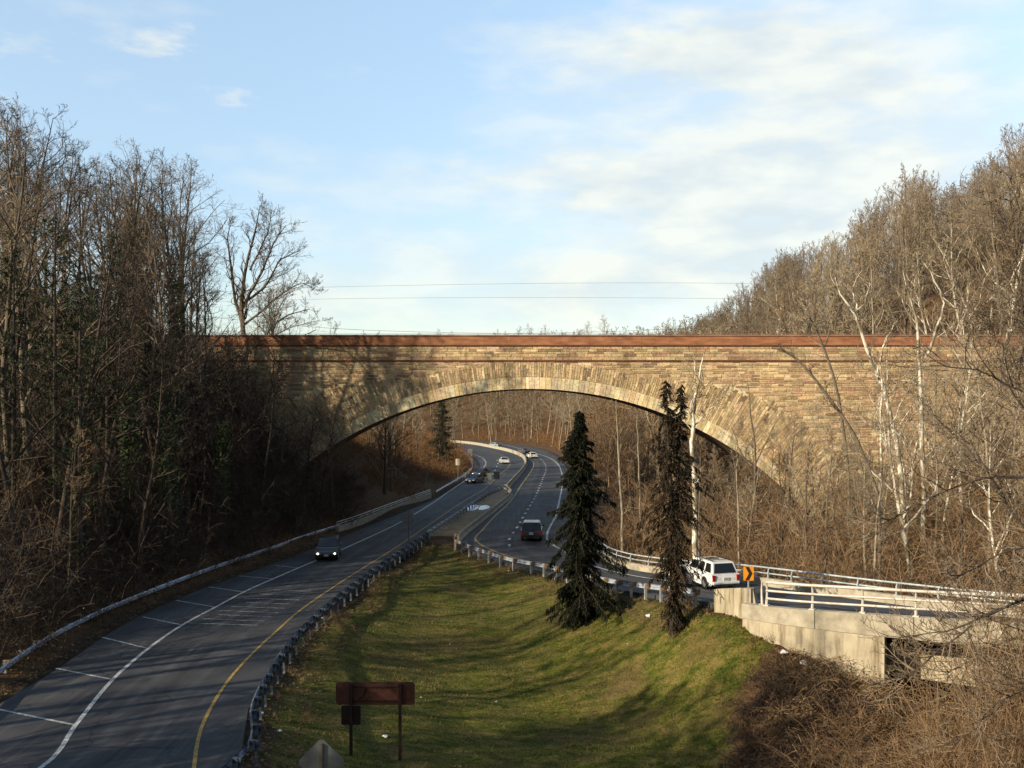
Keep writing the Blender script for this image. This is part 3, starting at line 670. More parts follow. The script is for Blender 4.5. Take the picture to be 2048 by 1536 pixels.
# inner face of the abutment, cross wall with a beam, and the opposite side
c0 = wl_[-1]
m_ = MB(); e = c0 - O
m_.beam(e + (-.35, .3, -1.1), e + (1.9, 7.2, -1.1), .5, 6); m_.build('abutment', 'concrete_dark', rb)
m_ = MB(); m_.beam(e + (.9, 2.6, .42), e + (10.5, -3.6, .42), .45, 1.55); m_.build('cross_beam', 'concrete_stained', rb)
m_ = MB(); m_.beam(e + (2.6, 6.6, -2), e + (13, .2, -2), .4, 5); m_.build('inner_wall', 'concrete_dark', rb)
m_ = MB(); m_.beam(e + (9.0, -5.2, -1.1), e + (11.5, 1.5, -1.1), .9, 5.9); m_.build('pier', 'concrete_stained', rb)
m_ = MB()
for i in (6, 13, 21, 29):
    p = nn[i] - O; s = nrm(nn, i); z = zc(nn[i]); m_.box(tuple(p + s * .115 + (0, 0, (z + 2.06) / 2)), (.035, .035, z - 2.05), R(-36))
m_.build('joint', 'concrete_dark', rb)
# end block with its chamfered return
m_ = MB(); m_.add([tuple(np.array(q) - O) for q in [(10.75, 53.2, .8), (11.75, 51.42, .8), (12.45, 51.0, 2.6), (12.7, 51.5, 2.6), (11.2, 53.5, .8), (10.75, 53.2, 3.05), (11.75, 51.42, 3.45), (12.3, 51.06, 3.45), (12.5, 51.5, 3.45), (11.2, 53.5, 3.05)]], [(0, 1, 6, 5), (1, 2, 7, 6), (2, 3, 8, 7), (3, 4, 9, 8), (4, 0, 5, 9), (5, 6, 7, 8, 9), (0, 4, 3, 2, 1)])
m_.build('end_block', 'concrete_stained', rb, fix=True)
# near railing: three bars on curved posts
nr = thing('bridge_railing', (12.4, 50.7, zc((12.4, 0))), 'cream three-bar railing on the near edge of the ramp bridge', 'railing'); O2 = np.array(nr.location)
rs = [p - nrm(nn, i) * .06 for i, p in enumerate(nn) if p[0] > 12.5]
rs = [np.array((p[0], p[1], zc(p))) for p in rs]
for h, r_ in ((1.18, .075), (.76, .058), (.37, .058)):
    m_ = MB(); m_.tube([tuple(p - O2 + (0, 0, h)) for p in rs], r_, 8); m_.build('rail', 'rail_cream', nr, smooth=True)
q = resample(rs, 11); m_ = MB()
m_.tube([(0, .04, 0), (0, .10, .4), (0, .13, .78), (0, .06, 1.06), (0, -.02, 1.2)], [.07, .06, .055, .05, .045], 6); m_.box((0, .04, .025), (.28, .28, .05)); pm = m_.mesh('post', 'rail_cream')
for i in range(11):
    t = q[min(i + 1, 10)] - q[max(i - 1, 0)]; a = math.atan2(t[1], t[0]); ob = link('post', pm, nr); ob.location = tuple(q[i] - O2); ob.rotation_euler = (0, 0, a)
q0 = q[0] - O2
ob = link('post', pm, nr); ob.location = tuple(q0 + (-.16, .12, 0)); ob.rotation_euler = (0, 0, 0)
# ------------------------------------------------------------------ the great stone arch
rng = random.Random(7)
AY, AYB, AXC, AR = 110.0, 118.5, 1.98, 40.9
AZC = 14.67 - AR; XL, XR = -52.0, 84.0
ab = thing('stone_arch_bridge', (AXC, AY, 0), 'long sandstone bridge with one wide arch over the road and a red parapet', 'bridge'); OB = np.array((AXC, AY, 0.))
def put(vs): return [(v[0] - OB[0], v[1] - OB[1], v[2] - OB[2]) for v in vs]
def jit(c, a=.16):
    k = 1 + rng.uniform(-a, a); return tuple(max(0, x * k * (1 + rng.uniform(-.05, .05))) for x in c)
RED = [(.43, .285, .20), (.37, .25, .175), (.49, .35, .245), (.55, .42, .29)]; TAN = [(.64, .50, .31), (.56, .435, .265), (.70, .57, .38), (.50, .39, .25)]; GRY = [(.46, .38, .26), (.38, .31, .21), (.29, .225, .155)]
# core: mortar face 3 cm behind the stones
m_ = MB(); top = 19.36; n = 120; yf = AY + .0
ths = [R(-57) + R(114) * i / n for i in range(n + 1)]
arc = [(AXC + AR * math.sin(t), AZC + AR * math.cos(t)) for t in ths]
for y in (yf, AYB):
    for (x, z) in arc: m_.v += put([(x, y, z), (x, y, top)])
k = 2 * (n + 1)
for i in range(n):
    a = 2 * i; m_.f.append((a, a + 2, a + 3, a + 1)); m_.f.append((k + a, k + a + 1, k + a + 3, k + a + 2)); m_.f.append((a + 1, a + 3, k + a + 3, k + a + 1))
for x0, x1 in ((XL, arc[0][0]), (arc[-1][0], XR)):
    z0 = arc[0][1]; m_.add(put([(x0, yf, -6), (x1, yf, -6), (x1, yf, top), (x0, yf, top), (x0, AYB, -6), (x1, AYB, -6), (x1, AYB, top), (x0, AYB, top)]), [(0, 1, 2, 3), (4, 7, 6, 5), (3, 2, 6, 7), (0, 4, 5, 1), (1, 5, 6, 2), (0, 3, 7, 4)])
m_.build('core', 'mortar', ab, fix=True)
m_ = MB()
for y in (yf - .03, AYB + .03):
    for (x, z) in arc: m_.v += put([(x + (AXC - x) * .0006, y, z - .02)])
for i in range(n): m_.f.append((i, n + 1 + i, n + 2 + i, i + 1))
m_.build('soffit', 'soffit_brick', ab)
def fan(dx):
    dx = abs(dx); return 1.85 + (.0 if dx < 12 else min(3.6, (dx - 12) * .30))
def stone_block(m_, quad, dep, col):      # quad: 4 (x, z) ccw seen from the front
    cx = sum(q[0] for q in quad) / 4; cz = sum(q[1] for q in quad) / 4; m_.cur = col
    b = .012; fr = []
    for x, z in quad:
        dx, dz = cx - x, cz - z; l = math.hypot(dx, dz) + 1e-6; fr.append((x + dx / l * b, AY - dep + rng.uniform(-.012, .012), z + dz / l * b))
    bk = [(x, AY + .01, z) for x, z in quad]
    m_.add(put(fr + bk), [(0, 1, 2, 3), (0, 4, 5, 1), (1, 5, 6, 2), (2, 6, 7, 3), (3, 7, 4, 0)])
def polar(t, r): return (AXC + r * math.sin(t), AZC + r * math.cos(t))
# voussoir ring
m_ = MB(); t = -R(56.5)
while t < R(56.5):
    w_ = rng.uniform(.34, .68) / AR; g = .014 / AR; r1 = AR + 1.3
    base = rng.choice([(.78, .68, .46), (.72, .64, .46), (.82, .72, .52), (.66, .54, .34), (.74, .58, .36), (.60, .55, .42)])
    col = jit(base, .12)
    stone_block(m_, [polar(t + g, AR), polar(t + w_ - g, AR), polar(t + w_ - g * .9, r1), polar(t + g * .9, r1)], .10 + rng.uniform(0, .02), col); t += w_
m_.build('voussoir_ring', 'stone', ab)
# fan of long radial stones above the ring
m_ = MB(); t = -R(56.5)
while t < R(56.5):
    w_ = rng.uniform(.17, .36) / 43; r0 = AR + 1.33; x0 = polar(t, r0)[0] - AXC
    rt = r0 + round(fan(x0) / .55) * .55 + rng.uniform(-.15, .15); rt = min(rt, (17.66 - AZC) / math.cos(t + w_ / 2) - .03)
    r = r0; g = .024 / 43
    while r < rt - .12:
        l_ = rng.uniform(.4, 1.5); r2 = min(r + l_, rt)
        if rt - r2 < .3: r2 = rt
        a = .012
        q = [polar(t + g, r + a), polar(t + w_ - g, r + a), polar(t + w_ - g, r2 - a), polar(t + g, r2 - a)]
        stone_block(m_, q, .05 + rng.uniform(0, .03), jit(rng.choice(TAN * 3 + GRY + RED[3:]), .22)); r = r2
    t += w_
m_.build('fan_stone_band', 'stone', ab)
# coursed stones of the spandrels
m_ = MB(); z = -4.0
while z < 17.6:
    h = min(rng.choice((.17, .2, .24, .28, .36)), 17.66 - z); x = XL + rng.uniform(0, 1)
    if h < .08: break
    while x < 62:
        l_ = rng.uniform(.45, 1.75); cx = x + l_ / 2; cz = z + h / 2
        ok = all(math.hypot(px_ - AXC, pz_ - AZC) > AR + 1.5 or pz_ < AZC for px_, pz_ in ((x, z), (x + l_, z), (x, z + h), (x + l_, z + h)))
        if ok and math.hypot(cx - AXC, cz - AZC) > AR + 1.33 + fan(cx - AXC) - .45:
            c = rng.choice(RED * 3 + TAN * 2 + GRY); g = .034
            stone_block(m_, [(x + g, z + g), (x + l_ - g, z + g), (x + l_ - g, z + h - g), (x + g, z + h - g)], .03 + rng.uniform(0, .05), jit(c, .24))
        x += l_
    z += h
m_.build('spandrel_stone', 'stone', ab)
# band between string course and parapet
m_ = MB(); z = 17.84
for h in (.36, .34, .22, .30, .27):
    x = XL + rng.uniform(0, 1)
    while x < 70:
        l_ = rng.uniform(.6, 2.3) if h != .36 else rng.uniform(1.5, 2.3); g = .02
        c = rng.choice(RED * 3 + TAN if h == .36 else TAN * 3 + RED * 2 + GRY)
        stone_block(m_, [(x + g, z + g), (x + l_ - g, z + g), (x + l_ - g, z + h - g), (x + g, z + h - g)], .05 + rng.uniform(0, .025), jit(c)); x += l_
    z += h
m_.build('upper_stone_band', 'stone', ab)
m_ = MB(); m_.add(put([(XL, AY - .13, 17.69), (XR, AY - .13, 17.69), (XR, AY + .02, 17.67), (XL, AY + .02, 17.67), (XL, AY - .13, 17.79), (XR, AY - .13, 17.79), (XR, AY + .02, 17.83), (XL, AY + .02, 17.83)]), [(0, 1, 5, 4), (0, 3, 2, 1), (4, 5, 6, 7), (1, 2, 6, 5), (0, 4, 7, 3)]); m_.build('string_course', 'coping_dark', ab)
m_ = MB(); x = XL
while x < XR - 1:
    l_ = min(rng.uniform(2.1, 3.3), XR - x); m_.box(tuple(put([(x + l_ / 2, AY + .12, 19.98)])[0]), (l_ - .014, .62 + rng.uniform(-.012, .012), .96)); x += l_
m_.build('parapet', 'coping_red', ab)
m_ = MB(); x = XL
while x < XR - 1:
    l_ = min(rng.uniform(2.1, 3.3), XR - x); m_.box(tuple(put([(x + l_ / 2, AY + .12, 20.54)])[0]), (l_ - .01, .78, .16)); x += l_
m_.build('coping', 'coping_red', ab)
m_ = MB(); m_.box(tuple(put([((XL + XR) / 2, AY + .10, 19.43)])[0]), (XR - XL, .50, .13)); m_.build('parapet_shadow_strip', 'coping_dark', ab)  # dark strip stands in for the shadow line under the parapet
m_ = MB(); m_.box(tuple(put([((XL + XR) / 2, AYB - .1, 19.98)])[0]), (XR - XL, .5, 1.2)); m_.build('rear_parapet', 'coping_red', ab)
m_ = MB()
for i in range(46): m_.tube(put([(-40 + i * 2.4, AYB - .1, 20.58), (-40 + i * 2.4, AYB - .1, 21.35)]), .03, 4)
for zz in (20.95, 21.33): m_.tube(put([(-40, AYB - .1, zz), (68, AYB - .1, zz)]), .022, 4)
m_.build('hand_railing', 'wire_black', ab)

# ------------------------------------------------------------------ signs
def ground_hit(px, py):
    Y = 18.0; last = 18.0
    ys_ = np.arange(18, 300, .4); xs_ = (px - 1024) * ys_ / 2000; zr = CH - (py - 812) * ys_ / 2000; hz = height(xs_, ys_)
    i = np.argmax(hz > zr); return (float(xs_[i]), float(ys_[i]), float(hz[i]))
def rounded(w, h, r, n=5):
    pts = []
    for cx, cy, a0 in ((w / 2 - r, h / 2 - r, 0), (-w / 2 + r, h / 2 - r, 90), (-w / 2 + r, -h / 2 + r, 180), (w / 2 - r, -h / 2 + r, 270)):
        for i in range(n + 1): a = R(a0 + 90 * i / n); pts.append((cx + r * math.cos(a), cy + r * math.sin(a)))
    return pts
gzs = [gz(*AT(702, 41.2)[:2]), gz(*AT(800, 41.2)[:2])]
sb = thing('park_sign', (AT(750, 41.2)[0], 41.2, gzs[0]), 'brown two-post road sign seen from behind on the lawn, small panel below', 'road sign'); o = Vector(sb.location)
cx = AT(750, 41.2)[0]; zc_ = (ZY(1365, 41.2) + ZY(1411, 41.2)) / 2; hh = ZY(1365, 41.2) - ZY(1411, 41.2)
m_ = MB(); m_.prism([(cx - o.x + u, zc_ - o.z + v) for u, v in rounded(3.26, hh, .14)], -.0 + .09, .12, 'y'); m_.build('panel', 'sign_brown', sb, fix=True)
for i, px in enumerate((702, 800)):
    m_ = MB(); x = AT(px, 41.2)[0] - o.x; m_.box((x, .02, (ZY(1368, 41.2) - o.z + gzs[i] - .3 - o.z) / 2), (.12, .14, ZY(1368, 41.2) - gzs[i] + .3)); m_.build('post', 'sign_brown_dark', sb)
m_ = MB()
for py in (1375, 1403): m_.beam((AT(700, 41.2)[0] - o.x, .06, ZY(py, 41.2) - o.z), (AT(802, 41.2)[0] - o.x, .06, ZY(py, 41.2) - o.z), .05, .045)
m_.tube([(AT(731, 41.2)[0] - o.x, .06, ZY(1378, 41.2) - o.z), (AT(727, 41.2)[0] - o.x, .06, ZY(1392, 41.2) - o.z), (AT(716, 41.2)[0] - o.x, .06, ZY(1399, 41.2) - o.z)], .022, 5)
m_.build('stiffener', 'sign_brown_dark', sb)
m_ = MB(); m_.prism([(AT(701, 41.2)[0] - o.x + u, ZY(1432, 41.2) - o.z + v) for u, v in rounded(.80, .80, .06)], .10, .13, 'y'); m_.build('small_panel', 'sign_brown_dark', sb, fix=True)
def diamond(px, cyp, Y, half, label, post_w=.09, z0=None, rz=0):
    x = AT(px, Y)[0]; zg = gz(x, Y) if z0 is None else z0; zc_ = ZY(cyp, Y)
    t = thing('warning_sign', (x, Y, zg), label, 'road sign', 'diamond road signs seen from behind', rz)
    h = zc_ - zg; m_ = MB(); r = .08
    poly = []
    for a0 in (0, 90, 180, 270):
        for da in (-6, 0, 6): a = R(a0 + da); q = half * (1 - (.02 if da else 0)); poly.append((q * math.cos(a), h + q * math.sin(a)))
    m_.prism(poly, -.065, -.05, 'y'); m_.build('panel', 'sign_back', t, fix=True)
    m_ = MB(); m_.box((0, 0, (h + half * .85) / 2 - .2), (post_w, .09, h + half * .85 + .4)); m_.build('post', 'sign_post', t)
    return t
# the panel sits on the far side of its post as seen from here
for args in ((548, 1032, 92, .66, 'grey back of a diamond sign in the dark wood beyond the left guardrail'), (817, 1037, 94.3, .80, 'diamond sign back standing at the median guardrail near the arch'), (642, 1526, 29.0, .66, 'nearest diamond sign back, cut by the bottom edge of the view')):
    t = diamond(*args)
    for c in t.children:
        if c.name.startswith('panel'): c.location.y = .12
cs = thing('chevron_sign', (AT(1497, 50.9)[0], 50.9, 2.6), 'orange sign with a dark chevron arrow at the start of the bridge railing', 'road sign'); o = Vector(cs.location)
zc_ = ZY(1147, 50.9) - o.z
m_ = MB(); m_.prism([(u, zc_ + v) for u, v in rounded(.52, .72, .04)], -.02, .0, 'y'); m_.build('panel', 'sign_amber', cs, fix=True)
m_ = MB(); a = .30; m_.prism([(-.17, zc_ + .34), (.02, zc_ + .34), (.20, zc_), (.02, zc_ - .34), (-.17, zc_ - .34), (.01, zc_)], -.026, -.019, 'y'); m_.build('chevron', 'sign_black', cs, fix=True)
m_ = MB(); m_.box((0, .05, zc_ / 2), (.07, .07, zc_ + .5)); m_.build('post', 'post_steel', cs)
def plain_sign(px, py, Y, w_, h_, mat, label, npost=1, zg=None):
    x = AT(px, Y)[0]; zg = gz(x, Y) if zg is None else zg; z = ZY(py, Y)
    t = thing('road_sign', (x, Y, zg), label, 'road sign'); m_ = MB(); m_.prism([(u, z - zg + v) for u, v in rounded(w_, h_, .06)], -.03, -.01, 'y'); m_.build('panel', mat, t, fix=True)
    for i in range(npost):
        xx = 0 if npost == 1 else (-w_ * .3 + i * w_ * .6); m_ = MB(); m_.box((xx, .04, (z - zg) / 2 - .1), (.09, .09, z - zg + .2 + h_ * .6)); m_.build('post', 'post_steel', t)
    return t
plain_sign(916, 924, 176, .82, 1.15, 'sign_cream', 'small sunlit cream sign beside the left road before the bend')
plain_sign(978, 955, 146, .75, 1.35, 'sign_back', 'narrow grey sign back, left one of two on the median nose', zg=0)
plain_sign(993, 951, 150, .92, 1.15, 'sign_back', 'grey sign back, right one of two on the median nose', zg=0)
plain_sign(940, 907, 243, 1.1, 2.2, 'sign_back', 'tall grey sign at the inner side of the far bend', npost=2)
plain_sign(853, 946, 150, .6, .75, 'sign_back', 'small dim sign among the trees behind the left parapet')

# ------------------------------------------------------------------ power lines
def wire(pts, label):
    m_ = MB(); p = resample(pts, 60); o = p[0].copy(); m_.tube([tuple(q - o) for q in p], .021, 4); ob = m_.build('power_line', 'wire_black'); ob.location = tuple(o)
    tag(ob, label, 'cable', 'overhead cables near the stone bridge')
wire([AT(360, 124, ZY(628, 124)), AT(640, 124, ZY(655, 124)), AT(870, 124, ZY(664.5, 124)), AT(1100, 124, ZY(666, 124)), AT(1400, 124, ZY(655, 124)), AT(1800, 124, ZY(628, 124))], 'dark sagging cable just above the stone bridge parapet')
wire([AT(300, 190, ZY(590, 190)), AT(700, 190, ZY(573, 190)), AT(1400, 190, ZY(566, 190)), AT(1900, 190, ZY(580, 190))], 'highest thin cable crossing the sky above the bridge')
wire([AT(300, 190, ZY(606, 190)), AT(800, 190, ZY(596, 190)), AT(1500, 190, ZY(598, 190)), AT(2000, 190, ZY(614, 190))], 'lower thin cable crossing the sky above the bridge')

# ------------------------------------------------------------------ vehicles
def bil(q, u, v):
    a = q[0].lerp(q[1], u); b2 = q[3].lerp(q[2], u); return a.lerp(b2, v)
def pane(m_, q, poly, off=.012):
    q = [Vector(p) for p in q]; nrm_ = (q[1] - q[0]).cross(q[3] - q[0]).normalized()
    pts = [bil(q, u, v) + nrm_ * off for u, v in poly]; back = [bil(q, u, v) - nrm_ * .02 for u, v in poly]; n = len(pts)
    m_.add(pts + back, [tuple(range(n))] + [(i, i + n, (i + 1) % n + n, (i + 1) % n) for i in range(n)])
def vehicle(loc, rz, label, paintm, kind='suv', Ls=4.85, W=1.88, H=1.8, lights=False, detail=True, name=None, rack=False, clad=None):
    suv = kind == 'suv'; t = thing(name or ('suv' if suv else 'sedan'), loc, label, 'car', 'cars on the parkway', rz)
    hw = W / 2; f = Ls / 2; r = .37 if suv else .32; wb = Ls * .29; gc = .24 if suv else .17
    belt = H * .585 if suv else H * .62; hood = belt - (.08 if suv else .14)
    def arch(yc, rr): return [(yc + rr * math.cos(R(a)), r + rr * math.sin(R(a)) * 1.0) for a in range(-15, 196, 21)]
    prof = [(-f + .05, gc + .12), (-f, gc + .30), (-f + .02, belt * .78), (-f + .10, belt)] if suv else [(-f + .08, gc + .1), (-f, gc + .3), (-f + .05, belt * .85), (-f + .12, belt * .96), (-f * .62, belt)]
    prof += [(f * .42, belt), (f * .50, hood + .02), (f * .86, hood - .08), (f - .06, hood - .20), (f, gc + .32), (f - .06, gc + .06)]
    prof += [(wb + (r + .07) * 1.0, gc)] + [(y, z) for y, z in arch(wb, r + .07) if z > gc] + [(-wb + r + .07, gc)] + [(y, z) for y, z in arch(-wb, r + .07) if z > gc] + [(-wb - r - .07, gc)]
    m_ = MB(); m_.prism(prof, -hw, hw, 'x'); body = m_.build('body', paintm, t, smooth=False, bevel=.045, fix=True)
    for p in body.data.polygons: p.use_smooth = False
    m_ = MB(); m_.box((0, 0, gc + .16), (W * .84, Ls * .93, .30)); m_.build('underbody', 'plastic_dark', t)
    # greenhouse
    if suv: b0, b1, t0, t1 = -f + .10, f * .44, -f + .42, f * .10
    else: b0, b1, t0, t1 = -f * .66, f * .44, -f * .34, f * .10
    wbt, wtp = hw * .95, hw * .78; zb, zt = belt - .03, H - .05
    B = [Vector(p) for p in ((-wbt, b0, zb), (wbt, b0, zb), (wbt, b1, zb), (-wbt, b1, zb), (-wtp, t0, zt), (wtp, t0, zt), (wtp, t1, zt), (-wtp, t1, zt))]
    m_ = MB(); m_.add(B, [(0, 3, 2, 1), (4, 5, 6, 7), (0, 1, 5, 4), (1, 2, 6, 5), (2, 3, 7, 6), (3, 0, 4, 7)]); m_.build('cabin', paintm, t, bevel=.05, fix=True)
    rearq = [B[0], B[1], B[5], B[4]]; frontq = [B[2], B[3], B[7], B[6]]; rightq = [B[1], B[2], B[6], B[5]]; leftq = [B[3], B[0], B[4], B[7]]
    m_ = MB(); pane(m_, rearq, [(.07, .10), (.93, .10), (.90, .88), (.10, .88)]); m_.build('rear_window', 'car_glass', t)
    m_ = MB(); pane(m_, frontq, [(.06, .06), (.94, .06), (.92, .92), (.08, .92)]); m_.build('windshield', 'car_glass', t)
    cuts = ((.05, .28), (.34, .58), (.63, .93)) if suv else ((.12, .50), (.54, .90))
    for q, flip in ((rightq, 0), (leftq, 1)):
        for a, b2 in cuts:
            a_, b_2 = (1 - b2, 1 - a) if flip else (a, b2); last = (b2 > .85); m_ = MB()
            poly = [(a_, .12), (b_2, .12), (b_2, .86), (a_, .86)]
            m_.v = []; pane(m_, q, poly); m_.build('side_window', 'car_glass', t)
    # lamps, plates, bumpers
    for s in (-1, 1):
        m_ = MB()
        if suv: m_.box((s * (hw - .13), -f + .035, belt * .76), (.20, .12, .40))
        else: m_.box((s * (hw - .22), -f + .045, belt * .80), (.38, .10, .16))
        m_.build('tail_light', 'lamp_red', t, bevel=.02, fix=True)
        m_ = MB(); m_.box((s * (hw - .26), f - .05, hood - .30 if suv else hood - .25), (.38, .14, .16)); m_.build('headlight', 'lamp_clear', t, bevel=.03, fix=True)
        if lights:
            m_ = MB(); m_.prism([(s * (hw - .24) + .085 * math.cos(a), (hood - .29 if suv else hood - .24) + .085 * math.sin(a)) for a in np.linspace(0, 2 * math.pi, 12, endpoint=False)], f + .018, f + .03, 'y'); m_.build('lamp_beam', 'headlight_lit', t)
        m_ = MB(); m_.box((s * (hw + .10), f * .36, belt + .10), (.20, .11, .16)); m_.build('mirror', paintm if suv else paintm, t, bevel=.03, fix=True)
        for yc in (wb, -wb):
            m_ = MB(); m_.tube([(s * (hw - .24), yc, r), (s * (hw - .215), yc, r), (s * (hw - .03), yc, r), (s * (hw - .005), yc, r)], [r - .04, r, r, r - .035], 24); wh = m_.build('wheel', 'tyre', t, smooth=False)
            m_ = MB(); m_.tube([(s * (hw - .05), yc, r), (s * (hw + .004), yc, r)], [r * .62, r * .60], 20)
            for k in range(5):
                a = k * 2 * math.pi / 5; m_.box((s * (hw + .006), yc + math.cos(a) * r * .34, r + math.sin(a) * r * .34), (.014, .05, .05))
            m_.build('rim', 'rim', wh)
    m_ = MB(); m_.box((0, -f + .0, gc + .28), (W * .97, .16, .20)); m_.build('rear_bumper', clad or paintm, t, bevel=.05, fix=True)
    m_ = MB(); m_.box((0, -f - .02, gc + .13), (W * .80, .12, .11)); m_.build('bumper_step', 'plastic_dark', t)
    m_ = MB(); m_.box((0, f - .02, gc + .26), (W * .96, .16, .20)); m_.build('front_bumper', clad or paintm, t, bevel=.05, fix=True)
    m_ = MB()
    for k in range(3): m_.box((0, f - .015, hood - .36 + k * .06), (W * .42, .05, .028))
    m_.build('grille', 'chrome' if lights else 'plastic_dark', t)
    m_ = MB(); m_.box((0, -f - .012 if suv else -f - .01, belt * .72), (.40, .03, .20)); pl = m_.build('license_plate', 'plate_white', t)
    if suv:
        m_ = MB()
        for k in range(6): m_.box((-.13 + k * .052, -f - .029, belt * .72), (.028, .004, .075))
        m_.build('plate_mark', 'sign_black', pl)
    m_ = MB(); m_.box((0, f + .07, gc + .26), (.36, .02, .16)); m_.build('license_plate', 'plate_white', t)
    if rack:
        m_ = MB()
        for s in (-1, 1): m_.tube([(s * wtp * .86, t0 + .05, zt + .04), (s * wtp * .86, t0 + .12, zt + .10), (s * wtp * .86, t1 - .3, zt + .10), (s * wtp * .86, t1 - .2, zt + .04)], .022, 6)
        for y in (t0 + .35, (t0 + t1) / 2): m_.tube([(-wtp * .86, y, zt + .10), (wtp * .86, y, zt + .10)], .018, 6)
        m_.build('roof_rack', 'plastic_dark', t)
        m_ = MB(); m_.box((0, t1 - .75, zt + .012), (wtp * 1.1, .7, .03)); m_.build('sunroof', 'car_glass', t)
    return t
def toward(line, y, back=False):
    p = resample(line, 300); i = int(np.argmin(abs(p[:, 1] - y))); i = min(max(i, 2), 297); d_ = p[i + 2] - p[i - 2]; d_ = d_ if (d_[1] > 0) else -d_
    a = math.atan2(d_[1], d_[0]) - math.pi / 2; return a + (math.pi if back else 0)
def cpos(px, py, z=0):
    return P(px, py, z)
c = P(648, 1122); vehicle((c[0], c[1] + 2.0, .01), R(180 + 6), 'black SUV with both headlights lit coming along the left road', 'paint_black', W=1.86, H=1.72, Ls=4.6, lights=True)
c = P(1065, 1083); vehicle((c[0], c[1] + 2.2, .01), R(-3), 'black SUV driving away on the right road beside the tall spruce', 'paint_black', W=1.95, H=1.82, Ls=4.9)
vehicle((12.55, 64.4, 1.32), R(17), 'white SUV with roof rack driving away on the ramp behind the orange chevron', 'paint_suv_white', W=1.93, H=1.80, Ls=5.0, rack=True)
bpy.data.objects[COL.objects[-1].name]
def vx(px, py, rz, label, pm, **kw):
    c = P(px, py); return vehicle((c[0], c[1], .01), rz, label, pm, 'sedan', Ls=4.6, W=1.8, H=1.46, **kw)
vx(950, 965, R(180 - 20), 'dark blue sedan, the nearer of two side by side on the left road', 'paint_navy', lights=False)
vx(963, 952, R(180 - 24), 'black sedan with lit headlights, just behind the dark blue one', 'paint_black', lights=True)
vx(1008, 927, R(180 + 8), 'pale pearl sedan coming round the bend on the left road', 'paint_pearl', lights=False)
vx(1064, 916, R(14), 'white sedan driving away beyond the curved barrier', 'paint_pearl')
vx(1045, 906.5, R(36), 'small grey car driving away ahead of the white sedan', 'paint_grey')
vx(988, 893.5, R(52), 'silver blue car farthest round the bend', 'paint_blue_grey')

# ------------------------------------------------------------------ litter
def scrap(name, loc, s, label, grp, seed):
    r = random.Random(seed); m_ = MB(); n = 9; pts = [(0, 0, s * .5)]
    for i in range(n): a = 2 * math.pi * i / n; q = s * r.uniform(.5, 1.1); pts.append((math.cos(a) * q, math.sin(a) * q, s * r.uniform(.0, .3)))
    for i in range(n): a = 2 * math.pi * (i + .5) / n; q = s * r.uniform(.3, .7); pts.append((math.cos(a) * q, math.sin(a) * q, s * r.uniform(.35, .7)))
    m_.add(pts, [(0, n + 1 + i, n + 1 + (i + 1) % n) for i in range(n)] + [(n + 1 + i, 1 + i, 1 + (i + 1) % n) for i in range(n)] + [(n + 1 + i, 1 + (i + 1) % n, n + 1 + (i + 1) % n) for i in range(n)])
    o = m_.build(name, 'litter_white'); o.location = loc; tag(o, label, 'litter', grp)
for i, (px, py, s) in enumerate(((559, 1468, .11), (993, 1407, .08), (842, 1396, .07), (595, 1379, .07), (640, 1384, .06), (645, 1237, .10), (622, 1226, .12), (702, 1189, .09), (1017, 1145, .09), (1297, 1238, .22), (524, 1433, .10), (770, 1476, .16), (1255, 1296, .06), (900, 1290, .05))):
    x, y, z = ground_hit(px, py); scrap('paper_scrap', (x, y, z + .01), s, 'small white paper scrap lying loose on the mown lawn', 'paper scraps on the lawn', i)
for px, py, s, lb in ((1608, 1350, .34, 'white plastic bag caught in the brambles below the ramp bridge'), (1567, 1318, .24, 'smaller white plastic bag at the upper rim of the brambles')):
    x, y, z = ground_hit(px, py); scrap('plastic_bag', (x, y, z + .25), s, lb, None, 99 + px)
